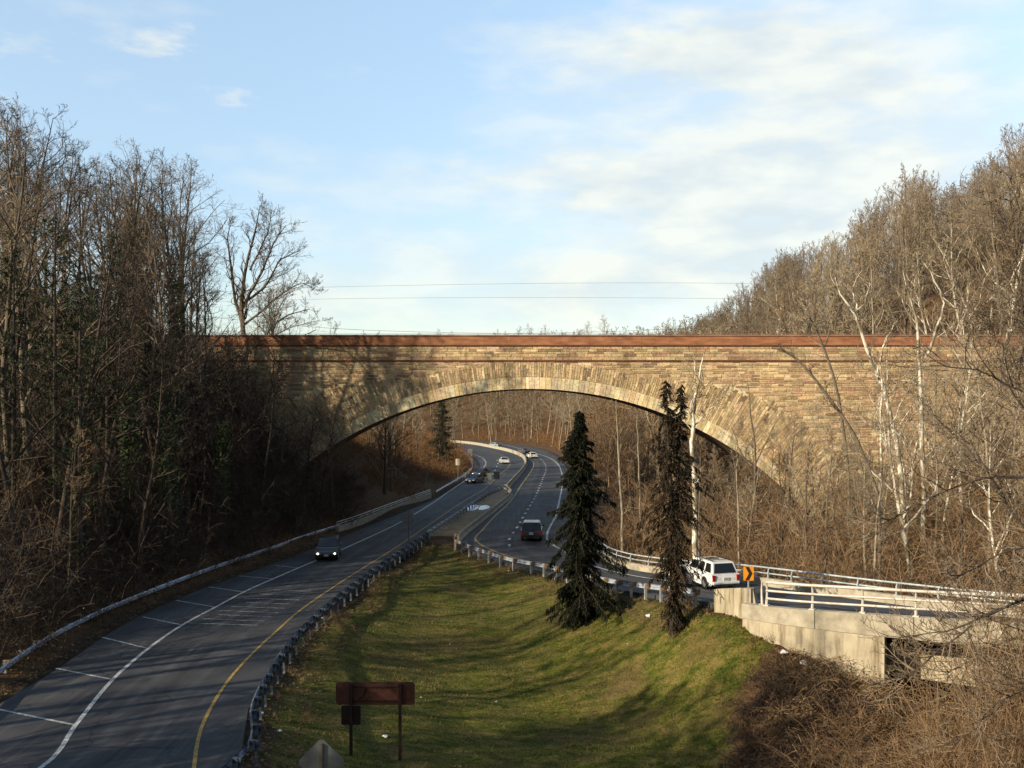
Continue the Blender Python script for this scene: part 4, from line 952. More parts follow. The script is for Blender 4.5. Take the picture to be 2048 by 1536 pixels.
# ------------------------------------------------------------------ trees
def rdir(r, base, ang, az=None):
    base = base.normalized(); u = base.orthogonal().normalized(); w_ = base.cross(u); a = r.uniform(0, 2 * math.pi) if az is None else az
    return (base * math.cos(ang) + (u * math.cos(a) + w_ * math.sin(a)) * math.sin(ang)).normalized()
class TreeSpec:
    def __init__(s, **k):
        s.n1, s.n2, s.n3, s.n4 = 15, 7, 6, 3; s.cs = .32; s.up = .055; s.tw = .018; s.ang = (35, 68); s.l1 = .40; s.wob = .135; s.__dict__.update(k)
def branch(r, T, C, p, d_, ln, rad, lvl, S, H):
    seg = (9, 6, 4, 3, 2)[lvl]; pts = [p.copy()]; q = p.copy(); dd = d_.copy(); st = ln / seg; dirs = [dd.copy()]
    wob = S.wob * (.35, 1.6, 2.2, 2.4, 2.4)[lvl]
    for i in range(seg):
        dd = (dd + Vector((r.gauss(0, wob), r.gauss(0, wob), r.gauss(0, wob * .6) + (S.up if lvl else .02)))).normalized(); q = q + dd * st; pts.append(q.copy()); dirs.append(dd.copy())
    r1 = rad * (.12 if lvl == 0 else .3); rads = [rad + (r1 - rad) * (i / seg) ** (.9 if lvl == 0 else .8) for i in range(seg + 1)]
    if lvl == 0: rads[0] *= 1.35
    if lvl == 0: T.tube(pts, rads, 8, cap=False)
    elif lvl == 1: T.tube(pts, rads, 5, cap=False)
    elif lvl == 2: C.tube(pts, [max(x, S.tw * .6) for x in rads], 3, cap=False)
    else:
        side = d_.cross(Vector((r.gauss(0, 1), r.gauss(0, 1), r.gauss(0, 1)))).normalized(); w_ = S.tw * (1.25 if lvl == 3 else .85); C.ribbon([tuple(x) for x in pts], w_ * 1.5, w_ * .6, side)
    if lvl >= 4: return
    nn_ = (S.n1, S.n2, S.n3, S.n4)[lvl]
    for k in range(nn_):
        t = S.cs + (1 - S.cs) * ((k + r.random()) / nn_) if lvl == 0 else .22 + .78 * ((k + r.random()) / nn_)
        t = min(t, .995); f = t * seg; i = min(int(f), seg - 1); pp = pts[i].lerp(pts[i + 1], f - i)
        if lvl == 0: l2 = H * S.l1 * (1.05 - .75 * (t - S.cs) / (1 - S.cs)) * r.uniform(.55, 1.15); ang = R(r.uniform(*S.ang)) * (1 - .35 * t); rr = min(rads[i] * .62, .045 + l2 * .016)
        else: l2 = ln * (.5, .5, .48, .5)[lvl] * r.uniform(.6, 1.15) * (1.15 - .5 * t); ang = R(r.uniform(25, 58)); rr = max(rads[i] * .55, S.tw * .5)
        branch(r, T, C, pp, rdir(r, dirs[i + 1], ang), l2, rr, lvl + 1, S, H)
def tree_meshes(seed, H, r0, S, bark_m, twig_m, forks=1, lean=.04):
    r = random.Random(seed); T, C = MB(), MB()
    for k in range(forks):
        d_ = Vector((r.uniform(-lean, lean), r.uniform(-lean, lean), 1)).normalized() if forks == 1 else rdir(r, Vector((0, 0, 1)), R(r.uniform(9, 24)), 2 * math.pi * (k + r.random() * .4) / forks)
        branch(r, T, C, Vector((0, 0, -.6)), d_, H * r.uniform(.92, 1.0) * (1 if k == 0 else .9), r0 / forks ** .4, 0, S, H / forks ** .25)
    return T.mesh('trunk', bark_m, smooth=True), C.mesh('crown', twig_m)
# kinds: (description used in labels, meshes)
KINDS = {}
def kind(key, desc, *a, **k): KINDS[key] = (desc, tree_meshes(*a, **k))
kind('tall', 'tall straight bare tree', 11, 22, .26, TreeSpec(cs=.38, l1=.34), 'bark_brown', 'twig_brown')
kind('tall2', 'leaning tall bare tree', 12, 23, .24, TreeSpec(cs=.42, l1=.32, up=.07), 'bark_brown', 'twig_brown', lean=.14)
kind('wide', 'broad bare tree', 13, 19, .30, TreeSpec(cs=.28, l1=.50, n1=13, up=.05), 'bark_brown', 'twig_tan')
kind('fork', 'low-forked bare tree', 14, 21, .28, TreeSpec(cs=.34, l1=.38, n1=10), 'bark_dark', 'twig_brown', forks=2)
kind('dark', 'dark bare tree', 15, 20, .24, TreeSpec(cs=.34, l1=.38, n1=13), 'bark_dark', 'twig_dark')
kind('thin', 'slender bare sapling', 16, 14, .11, TreeSpec(cs=.30, l1=.24, n1=13, n2=6), 'bark_brown', 'twig_rust')
kind('pale', 'slim pale-trunked bare tree', 17, 19, .19, TreeSpec(cs=.45, l1=.32, n1=12), 'bark_pale', 'twig_tan')
kind('white', 'white-barked bare sycamore', 18, 22, .24, TreeSpec(cs=.36, l1=.42, n1=11, wob=.17, up=.09), 'bark_white', 'twig_tan', lean=.12)
kind('white2', 'twin-trunked bare sycamore', 19, 21, .24, TreeSpec(cs=.36, l1=.40, n1=8, wob=.17), 'bark_white', 'twig_brown', forks=2)
kind('bole', 'high bare tree with a heavy trunk', 22, 23, .42, TreeSpec(cs=.40, l1=.42, n1=8, n2=5, n3=4, n4=1), 'bark_brown', 'twig_brown')
kind('rust', 'bushy reddish bare tree', 20, 13, .16, TreeSpec(cs=.16, l1=.34, n1=18), 'bark_brown', 'twig_rust')
kind('slope', 'round-crowned tan bare tree', 21, 17, .20, TreeSpec(cs=.30, l1=.36, n1=16, n3=7), 'bark_brown', 'twig_tan')
NTREE = 0
PROTO = {}
def plant(key, x, y, place, group, s=1.0, rz=None, tilt=(0, 0), seed=0, z=None, sz=None, label=None):
    global NTREE
    r = random.Random(seed * 7919 + NTREE); rz = r.uniform(0, 6.28) if rz is None else rz
    desc, (tm, cm) = KINDS[key]; z = gz(x, y) if z is None else z
    t = thing('bare_tree' if 'sycamore' not in desc else 'sycamore_tree', (x, y, z), label or (desc + ' ' + place), 'tree', group)
    t.rotation_euler = (tilt[0], tilt[1], rz); t.scale = (s, s, sz or s)
    link('trunk', tm, t); link('crown', cm, t); NTREE += 1
    return t
def scatter(n, box, test, mind, seed, tries=60):
    r = random.Random(seed); out_ = []; k = 0
    cand = [(r.uniform(box[0], box[1]), r.uniform(box[2], box[3])) for _ in range(n * tries)]
    cx = np.array([c[0] for c in cand]); cy = np.array([c[1] for c in cand])
    dl, _ = seg_dist(cx, cy, lL[::3]); dr, _ = seg_dist(cx, cy, lR[::3]); d1, _ = seg_dist(cx, cy, rL[::3]); d2, _ = seg_dist(cx, cy, rR[::3])
    on = in_poly(cx, cy, PL) | in_poly(cx, cy, PR); dd = np.where(on, 0, np.minimum(np.minimum(dl, dr), np.minimum(d1, d2)))
    for (x, y), dmin in zip(cand, dd):
        if len(out_) >= n: break
        if AY - 2.5 < y < AYB + 2 and x < 90: continue
        if not test(x, y, dmin): continue
        if any((x - a) ** 2 + (y - b2) ** 2 < mind * mind for a, b2 in out_): continue
        out_.append((x, y))
    return out_
def leftof(x, y):      # outside the left edge of the left road
    i = int(np.argmin(np.hypot(lL[:, 0] - x, lL[:, 1] - y))); return x < lL[i][0] - 1.0
def rightof(x, y):
    i = int(np.argmin(np.hypot(rR[:, 0] - x, rR[:, 1] - y))); return x > rR[i][0] + 1.0
PXF = lambda x, y: 1024 + 2000 * x / y
r0 = random.Random(5)
# A: the shaded wood along the left road
for i, (x, y) in enumerate(scatter(64, (-62, -16, 47, 107), lambda x, y, d_: d_ > 2.6 and leftof(x, y) and PXF(x, y) > -60, 2.5, 101)):
    px = PXF(x, y); d_, _ = seg_dist(np.array([x]), np.array([y]), lL[::3]); near_ = d_[0] < 8
    key = r0.choice(('tall', 'tall2', 'dark', 'fork', 'wide', 'pale') if not near_ else ('dark', 'thin', 'tall2', 'dark', 'dark', 'fork')) 
    if key == 'pale' and px < 260: key = 'dark'
    place = ('at the picture\'s left edge' if px < 250 else 'in the left wood' if px < 480 else 'in front of the bridge\'s left end') + (' close behind the guardrail' if near_ else ' higher on the slope')
    # the skyline of the wood falls from left to right
    topz = ZY(190 if px < 60 else 260 if px < 150 else (300 if px < 360 else 420) if px < 400 else 660 if px < 520 else 780, y) - gz(x, y); h0 = {'tall': 22, 'tall2': 23, 'dark': 20, 'fork': 21, 'wide': 19, 'pale': 19, 'thin': 14, 'rust': 13}[key]
    s = min(r0.uniform(.8, 1.2), max(.45, topz / h0 * r0.uniform(.85, 1.02))); t = plant(key, x, y, place, 'bare trees of the left wood', s, seed=i)
# trees further left and behind the viewer: their shadows stripe the road and lawn
for i, (x, y) in enumerate(scatter(30, (-64, -21, -22, 46), lambda x, y, d_: d_ > 3.5 and leftof(x, y) and PXF(x, max(y, 1)) < 0, 3.6, 102)):
    plant(r0.choice(('bole', 'bole', 'bole', 'fork')), x, y, 'left of the view beside the near road', 'bare trees of the left wood', r0.uniform(.75, 1.0), seed=200 + i)
for i, (x, y) in enumerate(((-25, 20.5), (-27, 16.5), (-30, 13), (-23.5, 24.5), (-33, 18), (-36, 10), (-29.5, 7))):
    plant(('dark', 'fork', 'wide')[i % 3], x, y, 'left of the view beside the near road', 'bare trees of the left wood', 1.05, seed=260 + i)
# C: behind the left end of the bridge
for i, (x, y) in enumerate(scatter(15, (-62, -30, 121, 165), lambda x, y, d_: d_ > 5 and PXF(x, y) < 385 and PXF(x, y) > 120, 4, 103)):
    px = PXF(x, y); top = ZY(300 if px < 420 else 470, y) - gz(x, y); key = r0.choice(('tall', 'wide', 'dark')); s = min(1.25, max(.5, top / 21)); plant(key, x, y, 'rising behind the left end of the bridge', 'bare trees behind the bridge', s, seed=300 + i)
# D: under the arch on the left slope
for i, (x, y) in enumerate(scatter(36, (-48, -8, 121, 262), lambda x, y, d_: 2.6 < d_ < 26 and leftof(x, y), 3.6, 104)):
    key = r0.choice(('slope', 'slope', 'thin', 'pale', 'wide', 'rust')); plant(key, x, y, 'on the left bank seen under the arch', 'bare trees seen under the arch', r0.uniform(.6, .85), seed=400 + i)
for i, (x, y) in enumerate(scatter(20, (-34, -16.5, 120.6, 152), lambda x, y, d_: 1.6 < d_ and leftof(x, y), 1.9, 114)):
    plant(r0.choice(('slope', 'thin', 'pale', 'rust', 'tall', 'thin')), x, y, 'just beyond the arch on the left bank', 'bare trees seen under the arch', r0.uniform(.5, .75), seed=450 + i)
for i, (px, Y, k_, s) in enumerate(((1905, 100, 'white', .95), (1940, 124, 'white', 1.1), (1968, 127, 'white2', 1.15), (1992, 99, 'white', 1.0), (2022, 123, 'white', 1.2), (2038, 101, 'white2', .95), (1872, 123, 'white', 1.05), (1690, 99, 'pale', .8), (1600, 97, 'pale', .62), (1655, 102, 'white', .66), (1570, 96, 'thin', .8), (1925, 92, 'white', .85), (1810, 100, 'pale', .9), (1440, 95, 'pale', .55), (1340, 98, 'pale', .55))):
    x, y = AT(px, Y)[:2]; plant(k_, x, y, 'before the right end of the bridge' if Y < 110 else 'on the right hill just behind the parapet', 'pale barked trees at the right of the bridge', s, seed=470 + i)
# pale trunks at the foot of the far hill
for i, (px, py, s) in enumerate(((982, 868, .9), (1034, 876, .9), (1062, 888, 1.0), (1094, 890, 1.0), (1104, 900, 1.0), (1082, 884, .8), (1118, 905, .9), (1130, 910, .9), (1000, 872, .7), (955, 868, .8), (1150, 920, .9), (1172, 930, .9))):
    Y = {0: 352}.get(i, 25600 / (py - 812) + 12); x = (px - 1024) / 2000 * Y; plant('pale', x, Y, 'at the foot of the far hill beyond the bend', 'pale trunked trees at the far bend', s, seed=500 + i)
# F: right valley between the ramp and the bridge
for i, (x, y) in enumerate(scatter(60, (9, 66, 62, 107), lambda x, y, d_: d_ > 2.2 and rightof(x, y) and 1160 < PXF(x, y) < 2160, 2.9, 105)):
    px = PXF(x, y); key = r0.choice(('thin', 'rust', 'slope', 'pale', 'thin', 'tall') if px < 1650 else ('rust', 'slope', 'white', 'pale', 'white2', 'white', 'thin', 'pale'))
    lim = (ZY(690 if px > 1780 else 840 if px > 1600 else 900 if px < 1500 else 860, y) - gz(x, y)); h0 = {'thin': 14, 'rust': 13, 'slope': 17, 'pale': 19, 'tall': 22, 'white': 22, 'white2': 21, 'wide': 19}[key]
    s = min(1.0, max(.35, lim / h0 * r0.uniform(.8, 1.15)))
    plant(key, x, y, ('in the hollow right of the spruces' if px < 1500 else 'before the right part of the bridge' if px < 1800 else 'below the far right end of the bridge'), 'bare trees in the right hollow', s, seed=600 + i)
# G: hillside behind the bridge on the right; its skyline climbs to the right
def sky(px): return float(np.interp(px, [1330, 1400, 1500, 1550, 1640, 1700, 1790, 1850, 1900, 1960, 2048, 2200], [672, 640, 575, 525, 480, 455, 350, 345, 385, 330, 235, 200]))
for i, (x, y) in enumerate(scatter(72, (16, 120, 121, 215), lambda x, y, d_: d_ > 5 and rightof(x, y) and 1300 < PXF(x, y) < 2150, 3.6, 106)):
    px = PXF(x, y); g = gz(x, y); top = ZY(sky(px), y) - g; key = r0.choice(('slope', 'slope', 'tall', 'wide', 'white', 'rust', 'pale', 'slope'))
    h0 = {'slope': 17, 'tall': 22, 'wide': 19, 'white': 22, 'rust': 13, 'pale': 19}[key]; s = min(1.5, max(.4, top / h0 * r0.uniform(.82, 1.02)))
    if top < 3: continue
    plant(key, x, y, ('low on the hill behind the bridge' if px < 1600 else 'on the hill behind the bridge' if px < 1850 else 'high on the right hill behind the bridge'), 'bare trees on the right hill', s, seed=700 + i)
# skyline tree row far behind the bridge (tops only)
for i, px in enumerate((880, 905, 990, 1012, 1040, 1062, 1085, 1130, 1160, 1178, 1205, 1228, 1262, 1290, 1320, 1345, 1372)):
    Y = 470 + (i * 37) % 60; x = (px - 1024) / 2000 * Y; g = gz(x, Y); tz = ZY({1205: 628, 1178: 640, 1062: 646, 1040: 650, 1085: 648}.get(px, 655 + (i * 5) % 9), Y); 
    plant('slope', x, Y, 'showing its top above the bridge parapet', 'tree tops above the parapet', 1.35, seed=800 + i, z=g, sz=max(.5, (tz - g) / 17.5))

# ------------------------------------------------------------------ trees with a face of their own
def hero(name, label, paths, bark_m, twig_m, Y, seed, nb=14, bl=3.2, base=None, tw=.022, group=None):
    # paths: lists of (px, py, dY, radius) - the limbs as they stand, each at its own depth
    r = random.Random(seed); p0 = paths[0][0]; bx = AT(p0[0], Y + p0[2]); g = gz(bx[0], bx[1]); t = thing(name, (bx[0], bx[1], g), label, 'tree', group); o = Vector((bx[0], bx[1], g)); T, C = MB(), MB(); S = TreeSpec(tw=tw, n2=7, n3=6, n4=3, up=.12)
    for k, path in enumerate(paths):
        pts = []
        for px, py, dy, rad in path: a = AT(px, Y + dy, ZY(py, Y + dy)); pts.append((a[0] - o.x, a[1] - o.y, a[2] - o.z, rad))
        if k == 0 and pts[0][2] > -.3: pts.insert(0, (pts[0][0], pts[0][1], -.4, pts[0][3] * 1.15))
        q = resample(pts, 12) if len(pts[0]) == 3 else np.array([[np.interp(u, np.linspace(0, 1, len(pts)), [p[j] for p in pts]) for j in range(4)] for u in np.linspace(0, 1, 14)])
        for a in q[1:-1]: a[0] += r.gauss(0, .05); a[1] += r.gauss(0, .05)
        T.tube([tuple(a[:3]) for a in q], [max(.015, a[3]) for a in q], 7, cap=False)
        for j in range(nb):
            u = .35 + .65 * (j + r.random()) / nb if k == 0 else .15 + .85 * (j + r.random()) / nb; f = min(u, .99) * 13; i = int(f); pp = Vector(q[i][:3]).lerp(Vector(q[i + 1][:3]), f - i); dd = (Vector(q[i + 1][:3]) - Vector(q[i][:3])).normalized()
            branch(r, T, C, pp, rdir(r, dd, R(r.uniform(25, 60))), bl * r.uniform(.5, 1.1) * (1.2 - .6 * u), max(.02, q[i][3] * .45), 2 if r.random() < .6 else 1, S, 10)
    T.build('trunk', bark_m, t, smooth=True); C.build('crown', twig_m, t); return t
hero('bare_tree', 'lone open-crowned bare tree against the sky behind the bridge, left of centre',
     [[(492, 720, 0, .36), (488, 668, 0, .34), (482, 620, 0, .30), (487, 560, 0, .24), (505, 480, 0, .14), (520, 410, 0, .04)], [(483, 640, 0, .28), (470, 600, 1, .2), (463, 540, 1, .16), (455, 480, 1, .09), (462, 440, 1, .03)],
      [(486, 615, 0, .24), (510, 570, -1, .18), (530, 530, -1, .15), (550, 480, -1, .09), (572, 450, -1, .03)], [(495, 600, 0, .2), (530, 575, 1, .14), (560, 520, 1, .1), (600, 500, 1, .04)], [(488, 650, 0, .18), (520, 625, -1, .14), (560, 590, -1, .09), (600, 565, -1, .05), (625, 575, -1, .02)], [(500, 540, 0, .14), (535, 470, 1, .08), (545, 420, 1, .03)]],
     'bark_brown', 'twig_brown', 134, 41, nb=24, bl=4.2, tw=.024)
hero('bare_tree', 'low spreading tree leaning right over the parapet beside the lone tree', [[(520, 700, 0, .16), (540, 655, 0, .13), (575, 630, 0, .09), (620, 618, 0, .03)], [(540, 655, 0, .09), (560, 610, 1, .06), (590, 575, 1, .02)], [(530, 680, 0, .1), (580, 655, -1, .05), (640, 640, -1, .02)]], 'bark_brown', 'twig_brown', 130, 42, nb=16, bl=3.0, tw=.022)
hero('sycamore_tree', 'leaning white sycamore whose fork crosses the parapet, left of two', [[(1806, 985, 0, .24), (1790, 860, 0, .21), (1768, 779, 0, .18), (1743, 722, 0, .16), (1717, 645, 0, .13), (1697, 610, 0, .10), (1676, 580, 0, .07), (1670, 555, 0, .03)], [(1717, 640, 0, .09), (1713, 615, 0, .08), (1704, 576, 1, .04), (1725, 540, 1, .02)], [(1713, 622, 0, .08), (1732, 605, -1, .06), (1740, 565, -1, .03)], [(1755, 745, 0, .1), (1765, 700, 0, .08), (1785, 655, 1, .04), (1795, 640, 1, .02)]], 'bark_white', 'twig_tan', 88, 43, nb=6, bl=2.6)
hero('sycamore_tree', 'upright white sycamore with an S-shaped limb, right of two', [[(1848, 990, 0, .22), (1845, 925, 0, .20), (1841, 822, 0, .18), (1839, 695, 0, .15), (1830, 626, 0, .10), (1812, 572, 0, .05), (1805, 540, 0, .02)], [(1850, 712, 0, .12), (1862, 698, 0, .12), (1876, 648, 0, .10), (1889, 612, 0, .09), (1883, 587, 0, .08), (1862, 547, 0, .06), (1840, 512, 0, .03)], [(1885, 590, 0, .05), (1908, 575, 0, .04), (1905, 555, 0, .02)], [(1890, 590, 0, .06), (1915, 602, 1, .05), (1925, 655, 1, .03)], [(1840, 770, 0, .07), (1815, 765, 0, .05), (1795, 768, 0, .02)]], 'bark_white', 'twig_tan', 86, 44, nb=6, bl=2.6)
hero('sycamore_tree', 'thin upright white sycamore just left of the leaning one', [[(1762, 1080, 0, .13), (1761, 968, 0, .12), (1761, 822, 0, .10), (1764, 760, 0, .07), (1758, 720, 0, .04)]], 'bark_white', 'twig_brown', 84, 45, nb=8, bl=2.0)
hero('sycamore_tree', 'slanting white stem rising from the hollow toward upper left', [[(1765, 1060, 0, .12), (1745, 1005, 0, .11), (1722, 940, 0, .10), (1708, 885, 0, .07), (1690, 840, 0, .03)]], 'bark_pale', 'twig_tan', 80, 46, nb=7, bl=2.0)
hero('bare_tree', 'straight pale trunk standing between the dark twin conifer and the white SUV', [[(1391, 1135, 0, .21), (1390, 1050, 0, .20), (1388, 950, 0, .185), (1384, 862, 0, .16), (1386, 820, 0, .11), (1398, 760, 0, .07), (1410, 700, 0, .03)], [(1386, 840, 0, .09), (1370, 815, 0, .07), (1352, 800, 0, .03)], [(1386, 830, 0, .08), (1392, 780, 1, .06), (1388, 720, 1, .02)], [(1390, 850, 0, .05), (1420, 820, 0, .03), (1450, 790, 0, .015)]], 'bark_white', 'twig_tan', 72, 47, nb=8, bl=2.4)
hero('bare_tree', 'slim pale trunk right of the big dark spruce', [[(1245, 1112, 0, .13), (1242, 1020, 0, .11), (1238, 930, 0, .09), (1234, 860, 0, .05), (1232, 800, 0, .02)]], 'bark_pale', 'twig_tan', 84, 48, nb=8, bl=2.0)
hero('bare_tree', 'slim pale trunk close left of the twin conifer', [[(1282, 1100, 0, .10), (1280, 1000, 0, .09), (1277, 900, 0, .07), (1275, 830, 0, .03)]], 'bark_pale', 'twig_brown', 92, 49, nb=8, bl=2.0)
hero('bare_tree', 'thin golden trunk beyond the chevron sign', [[(1478, 1150, 0, .09), (1476, 1040, 0, .08), (1474, 940, 0, .06), (1470, 880, 0, .02)]], 'bark_pale', 'twig_tan', 76, 50, nb=8, bl=1.8)
hero('bare_tree', 'bare tree with an upswept crown before the arch haunch', [[(1511, 1100, 0, .16), (1512, 1000, 0, .14), (1510, 930, 0, .11), (1505, 850, 0, .07), (1495, 760, 0, .02)], [(1510, 930, 0, .08), (1535, 880, 0, .05), (1560, 830, 0, .02)], [(1511, 960, 0, .08), (1480, 900, 0, .05), (1462, 850, 0, .02)]], 'bark_brown', 'twig_tan', 92, 51, nb=9, bl=2.4)
hero('bare_tree', 'dark leaning trunk curving over to the upper left before the bridge', [[(1760, 1000, 0, .12), (1715, 880, 0, .11), (1672, 815, 0, .10), (1620, 745, 0, .10), (1590, 715, 0, .09), (1565, 700, 0, .07), (1542, 697, 0, .03)]], 'bark_brown', 'twig_brown', 70, 52, nb=9, bl=1.9)
hero('bare_tree', 'dark upright forked trunk crossing the parapet left of the sycamores', [[(1700, 1010, 0, .16), (1690, 880, 0, .15), (1672, 770, 0, .13), (1650, 700, 0, .11), (1625, 645, 0, .09), (1605, 590, 0, .04)], [(1650, 690, 0, .08), (1665, 640, 0, .06), (1680, 615, 0, .05), (1690, 600, 0, .02)], [(1625, 640, 0, .06), (1630, 600, 0, .05), (1632, 575, 0, .03)]], 'bark_brown', 'twig_tan', 95, 53, nb=8, bl=2.4)
hero('bare_tree', 'sunlit orange brown trunk on the bank left of the arch opening', [[(765, 1005, 0, .22), (768, 950, 0, .19), (772, 900, 0, .14), (778, 850, 0, .06)], [(768, 940, 0, .08), (790, 935, 0, .05), (810, 950, 0, .02)], [(770, 960, 0, .07), (748, 930, 0, .04), (735, 905, 0, .02)]], 'bark_pale', 'twig_rust', 128, 54, nb=8, bl=2.2, tw=.03)
# ivy on some trunks of the left wood
ivr = random.Random(9)
left_trees = [o for o in COL.objects if o.get('group') == 'bare trees of the left wood' and PXF(o.location.x, max(o.location.y, 1)) > 0]
m_ = MB()
for i in range(1500):
    a = ivr.uniform(0, 6.28); z = ivr.uniform(0, 1) ** .8 * 11; q = .3 + ivr.random() * .45; c = Vector((math.cos(a) * q, math.sin(a) * q, z)); u = Vector((ivr.gauss(0, 1), ivr.gauss(0, 1), ivr.gauss(0, 1))).normalized() * ivr.uniform(.05, .13); w_ = u.orthogonal().normalized() * u.length
    m_.add([c + u, c + w_, c - u, c - w_], [(0, 1, 2, 3)])
ivm = m_.mesh('ivy', 'ivy')
for t in sorted(left_trees, key=lambda o: o.location.x * .3 - o.location.y * .01)[::4][:14]: link('ivy', ivm, t); t['label'] = t['label'].replace('bare tree', 'ivy-wrapped tree').replace('bare sapling', 'ivy-wrapped sapling')

# ------------------------------------------------------------------ conifers
def spruce(name, label, x, y, H, Rm, mat, seed, tops=1, low=.04, n=330, dens=1.0, droop=.55, z=None, ztop=None, bark_m='bark_dark', bulge=None, spray=9, group=None, jag=.35):
    r = random.Random(seed); z = gz(x, y) if z is None else z; t = thing(name, (x, y, z), label, 'tree', group); T, C = MB(), MB()
    for k in range(tops):
        ox = (k - (tops - 1) / 2) * .85 * (tops > 1); Hk = H * (1 if k == 0 else .985)
        T.tube([(ox * .1, 0, -.5), (ox * .2, 0, H * .4), (ox * .7, 0, H * .75), (ox * 1.0, 0, Hk)], [.2, .15, .08, .02], 8, cap=False)
        lump = [(r.uniform(0, 6.28), r.uniform(.05, .95), r.uniform(.5, 1.0)) for _ in range(26)]
        for i in range(int(n / tops * 1.1)):
            u = low + (1 - low) * (i + r.random()) / (n / tops * 1.1); a = r.uniform(0, 6.28); zz = Hk * u
            prof = (bulge(u) if bulge else (1 - u) ** .82 + .03) * Rm / (tops ** .35)
            kl = 1.0
            for la, lu, ls in lump:
                da = abs((a - la + math.pi) % (2 * math.pi) - math.pi)
                if da < .8 and abs(u - lu) < .045: kl *= (1 - jag * ls) if ls < .78 else 1.5
            ln = prof * kl * (r.uniform(.5, 1.1) if r.random() < .88 else r.uniform(1.1, 1.4)); d0 = Vector((math.cos(a), math.sin(a), r.uniform(-.05, .35) - droop * (1 - u) * .4)); base = Vector((ox * float(np.interp(u, [0, .4, .75, 1], [.1, .2, .7, 1])), 0, zz)); pts = []; q = base.copy(); dd = d0.normalized()
            for s in range(5):
                pts.append(q.copy()); dd = (dd + Vector((r.gauss(0, .07), r.gauss(0, .07), (-.30 * droop if s < 3 else .22)))).normalized(); q = q + dd * ln / 4
            T.tube(pts, [.028, .024, .018, .012, .006], 3, cap=False)
            ns = max(3, int(spray * dens * (.5 + ln / Rm)))
            for s in range(ns):
                f = r.uniform(.15, 1.0) * 4; j = min(int(f), 3); c = pts[j].lerp(pts[j + 1], f - j); hang = r.uniform(.12, .42) * (.5 + .6 * (1 - u)); side = Vector((-math.sin(a), math.cos(a), 0)) * r.choice((-1, 1))
                e = c + side * r.uniform(.05, .30) * (1 - .5 * f / 4) + Vector((math.cos(a), math.sin(a), 0)) * r.uniform(0, .15) + Vector((0, 0, -hang))
                for m2 in range(4):
                    g = c.lerp(e, m2 / 3); dv = (e - c).normalized(); sd = Vector((r.gauss(0, 1), r.gauss(0, 1), r.gauss(0, .5))).normalized() * r.uniform(.06, .13); tip = g + dv * r.uniform(.08, .16) + sd * .9
                    pw = dv.cross(sd).normalized() * .028; C.add([g - sd * .35 + pw, g - sd * .35 - pw, tip - pw * .4, tip + pw * .4], [(0, 1, 2, 3)])
                    tip2 = g + dv * r.uniform(.08, .16) - sd * .9; C.add([g + sd * .35 + pw, g + sd * .35 - pw, tip2 - pw * .4, tip2 + pw * .4], [(0, 1, 2, 3)])
    T.build('trunk', bark_m, t); C.build('crown', mat, t); return t
x, y, z = ground_hit(1160, 1243)
bul = lambda u: float(np.interp(u, [0, .04, .12, .25, .37, .5, .56, .63, .68, .76, .84, .92, 1], [.35, .8, .95, .88, 1.0, .82, .72, .48, .62, .42, .44, .26, .03]))
spruce('spruce_tree', 'big ragged dark green spruce on the lawn, the left conifer', x, y, ZY(822, y) - z, 1.95, 'needles', 61, bulge=bul, n=400, spray=19, dens=1.4, z=z, jag=.75, droop=.75)
x, y, z = ground_hit(1348, 1268)
bul2 = lambda u: float(np.interp(u, [0, .05, .12, .2, .28, .4, .5, .62, .72, .82, .92, 1], [.12, .40, .5, .42, .85, .8, 1.0, .85, .55, .34, .2, .02]))
spruce('spruce_tree', 'narrow twin-topped conifer with rusty dying foliage, the right conifer', x, y, ZY(760, y) - z, 2.3, 'needles_rust', 62, tops=2, bulge=bul2, n=330, spray=9, dens=1.0, z=z, jag=.8, droop=.7)
x, y = AT(890, 196)[:2]
spruce('cedar_tree', 'dark green cedar on the bank left of the far bend', x - .6, y, 14.0, 2.6, 'cedar_green', 63, bulge=lambda u: float(np.interp(u, [0, .2, .6, .85, 1], [.7, 1, .85, .4, .03])), n=260, spray=12, droop=.1)
for i, (px, Y, top, rm) in enumerate(((110, 66, 430, 3.4), (215, 70, 470, 3.4), (290, 82, 545, 3.6), (28, 62, 500, 3.0), (345, 88, 600, 3.2), (160, 60, 560, 2.6))):
    x, y = AT(px, Y)[:2]; g = gz(x, y); spruce('evergreen_tree', ('tall', 'broad', 'rounded', 'leftmost', 'rightmost', 'lower')[i] + ' dull green evergreen half hidden among the bare left wood', x, y, ZY(top, y) - g, rm, 'cedar_green', 70 + i, bulge=lambda u: float(np.interp(u, [0, .25, .45, .7, .9, 1], [.1, .25, .8, 1.0, .6, .1])), n=120, spray=8, droop=-.3, jag=.8)

for i, (x, y, H, rm) in enumerate(((-24.5, 22.5, 19, 3.0), (-30, 16, 21, 3.4), (-36, 9, 22, 3.4), (-28.5, 7, 20, 3.2), (-33, 24, 18, 2.8), (-40, 18, 21, 3.2), (-25, 30, 15, 2.2))):  # evergreens out of view, added for the broad shade they cast
    spruce('evergreen_tree', 'tall dark evergreen unseen left of the view beside the near road', x, y, H, rm, 'cedar_green', 90 + i, bulge=lambda u: float(np.interp(u, [0, .25, .45, .8, 1], [.5, .9, 1, .6, .05])), n=200, spray=8, droop=.1, jag=.5, group='unseen evergreens left of the view')
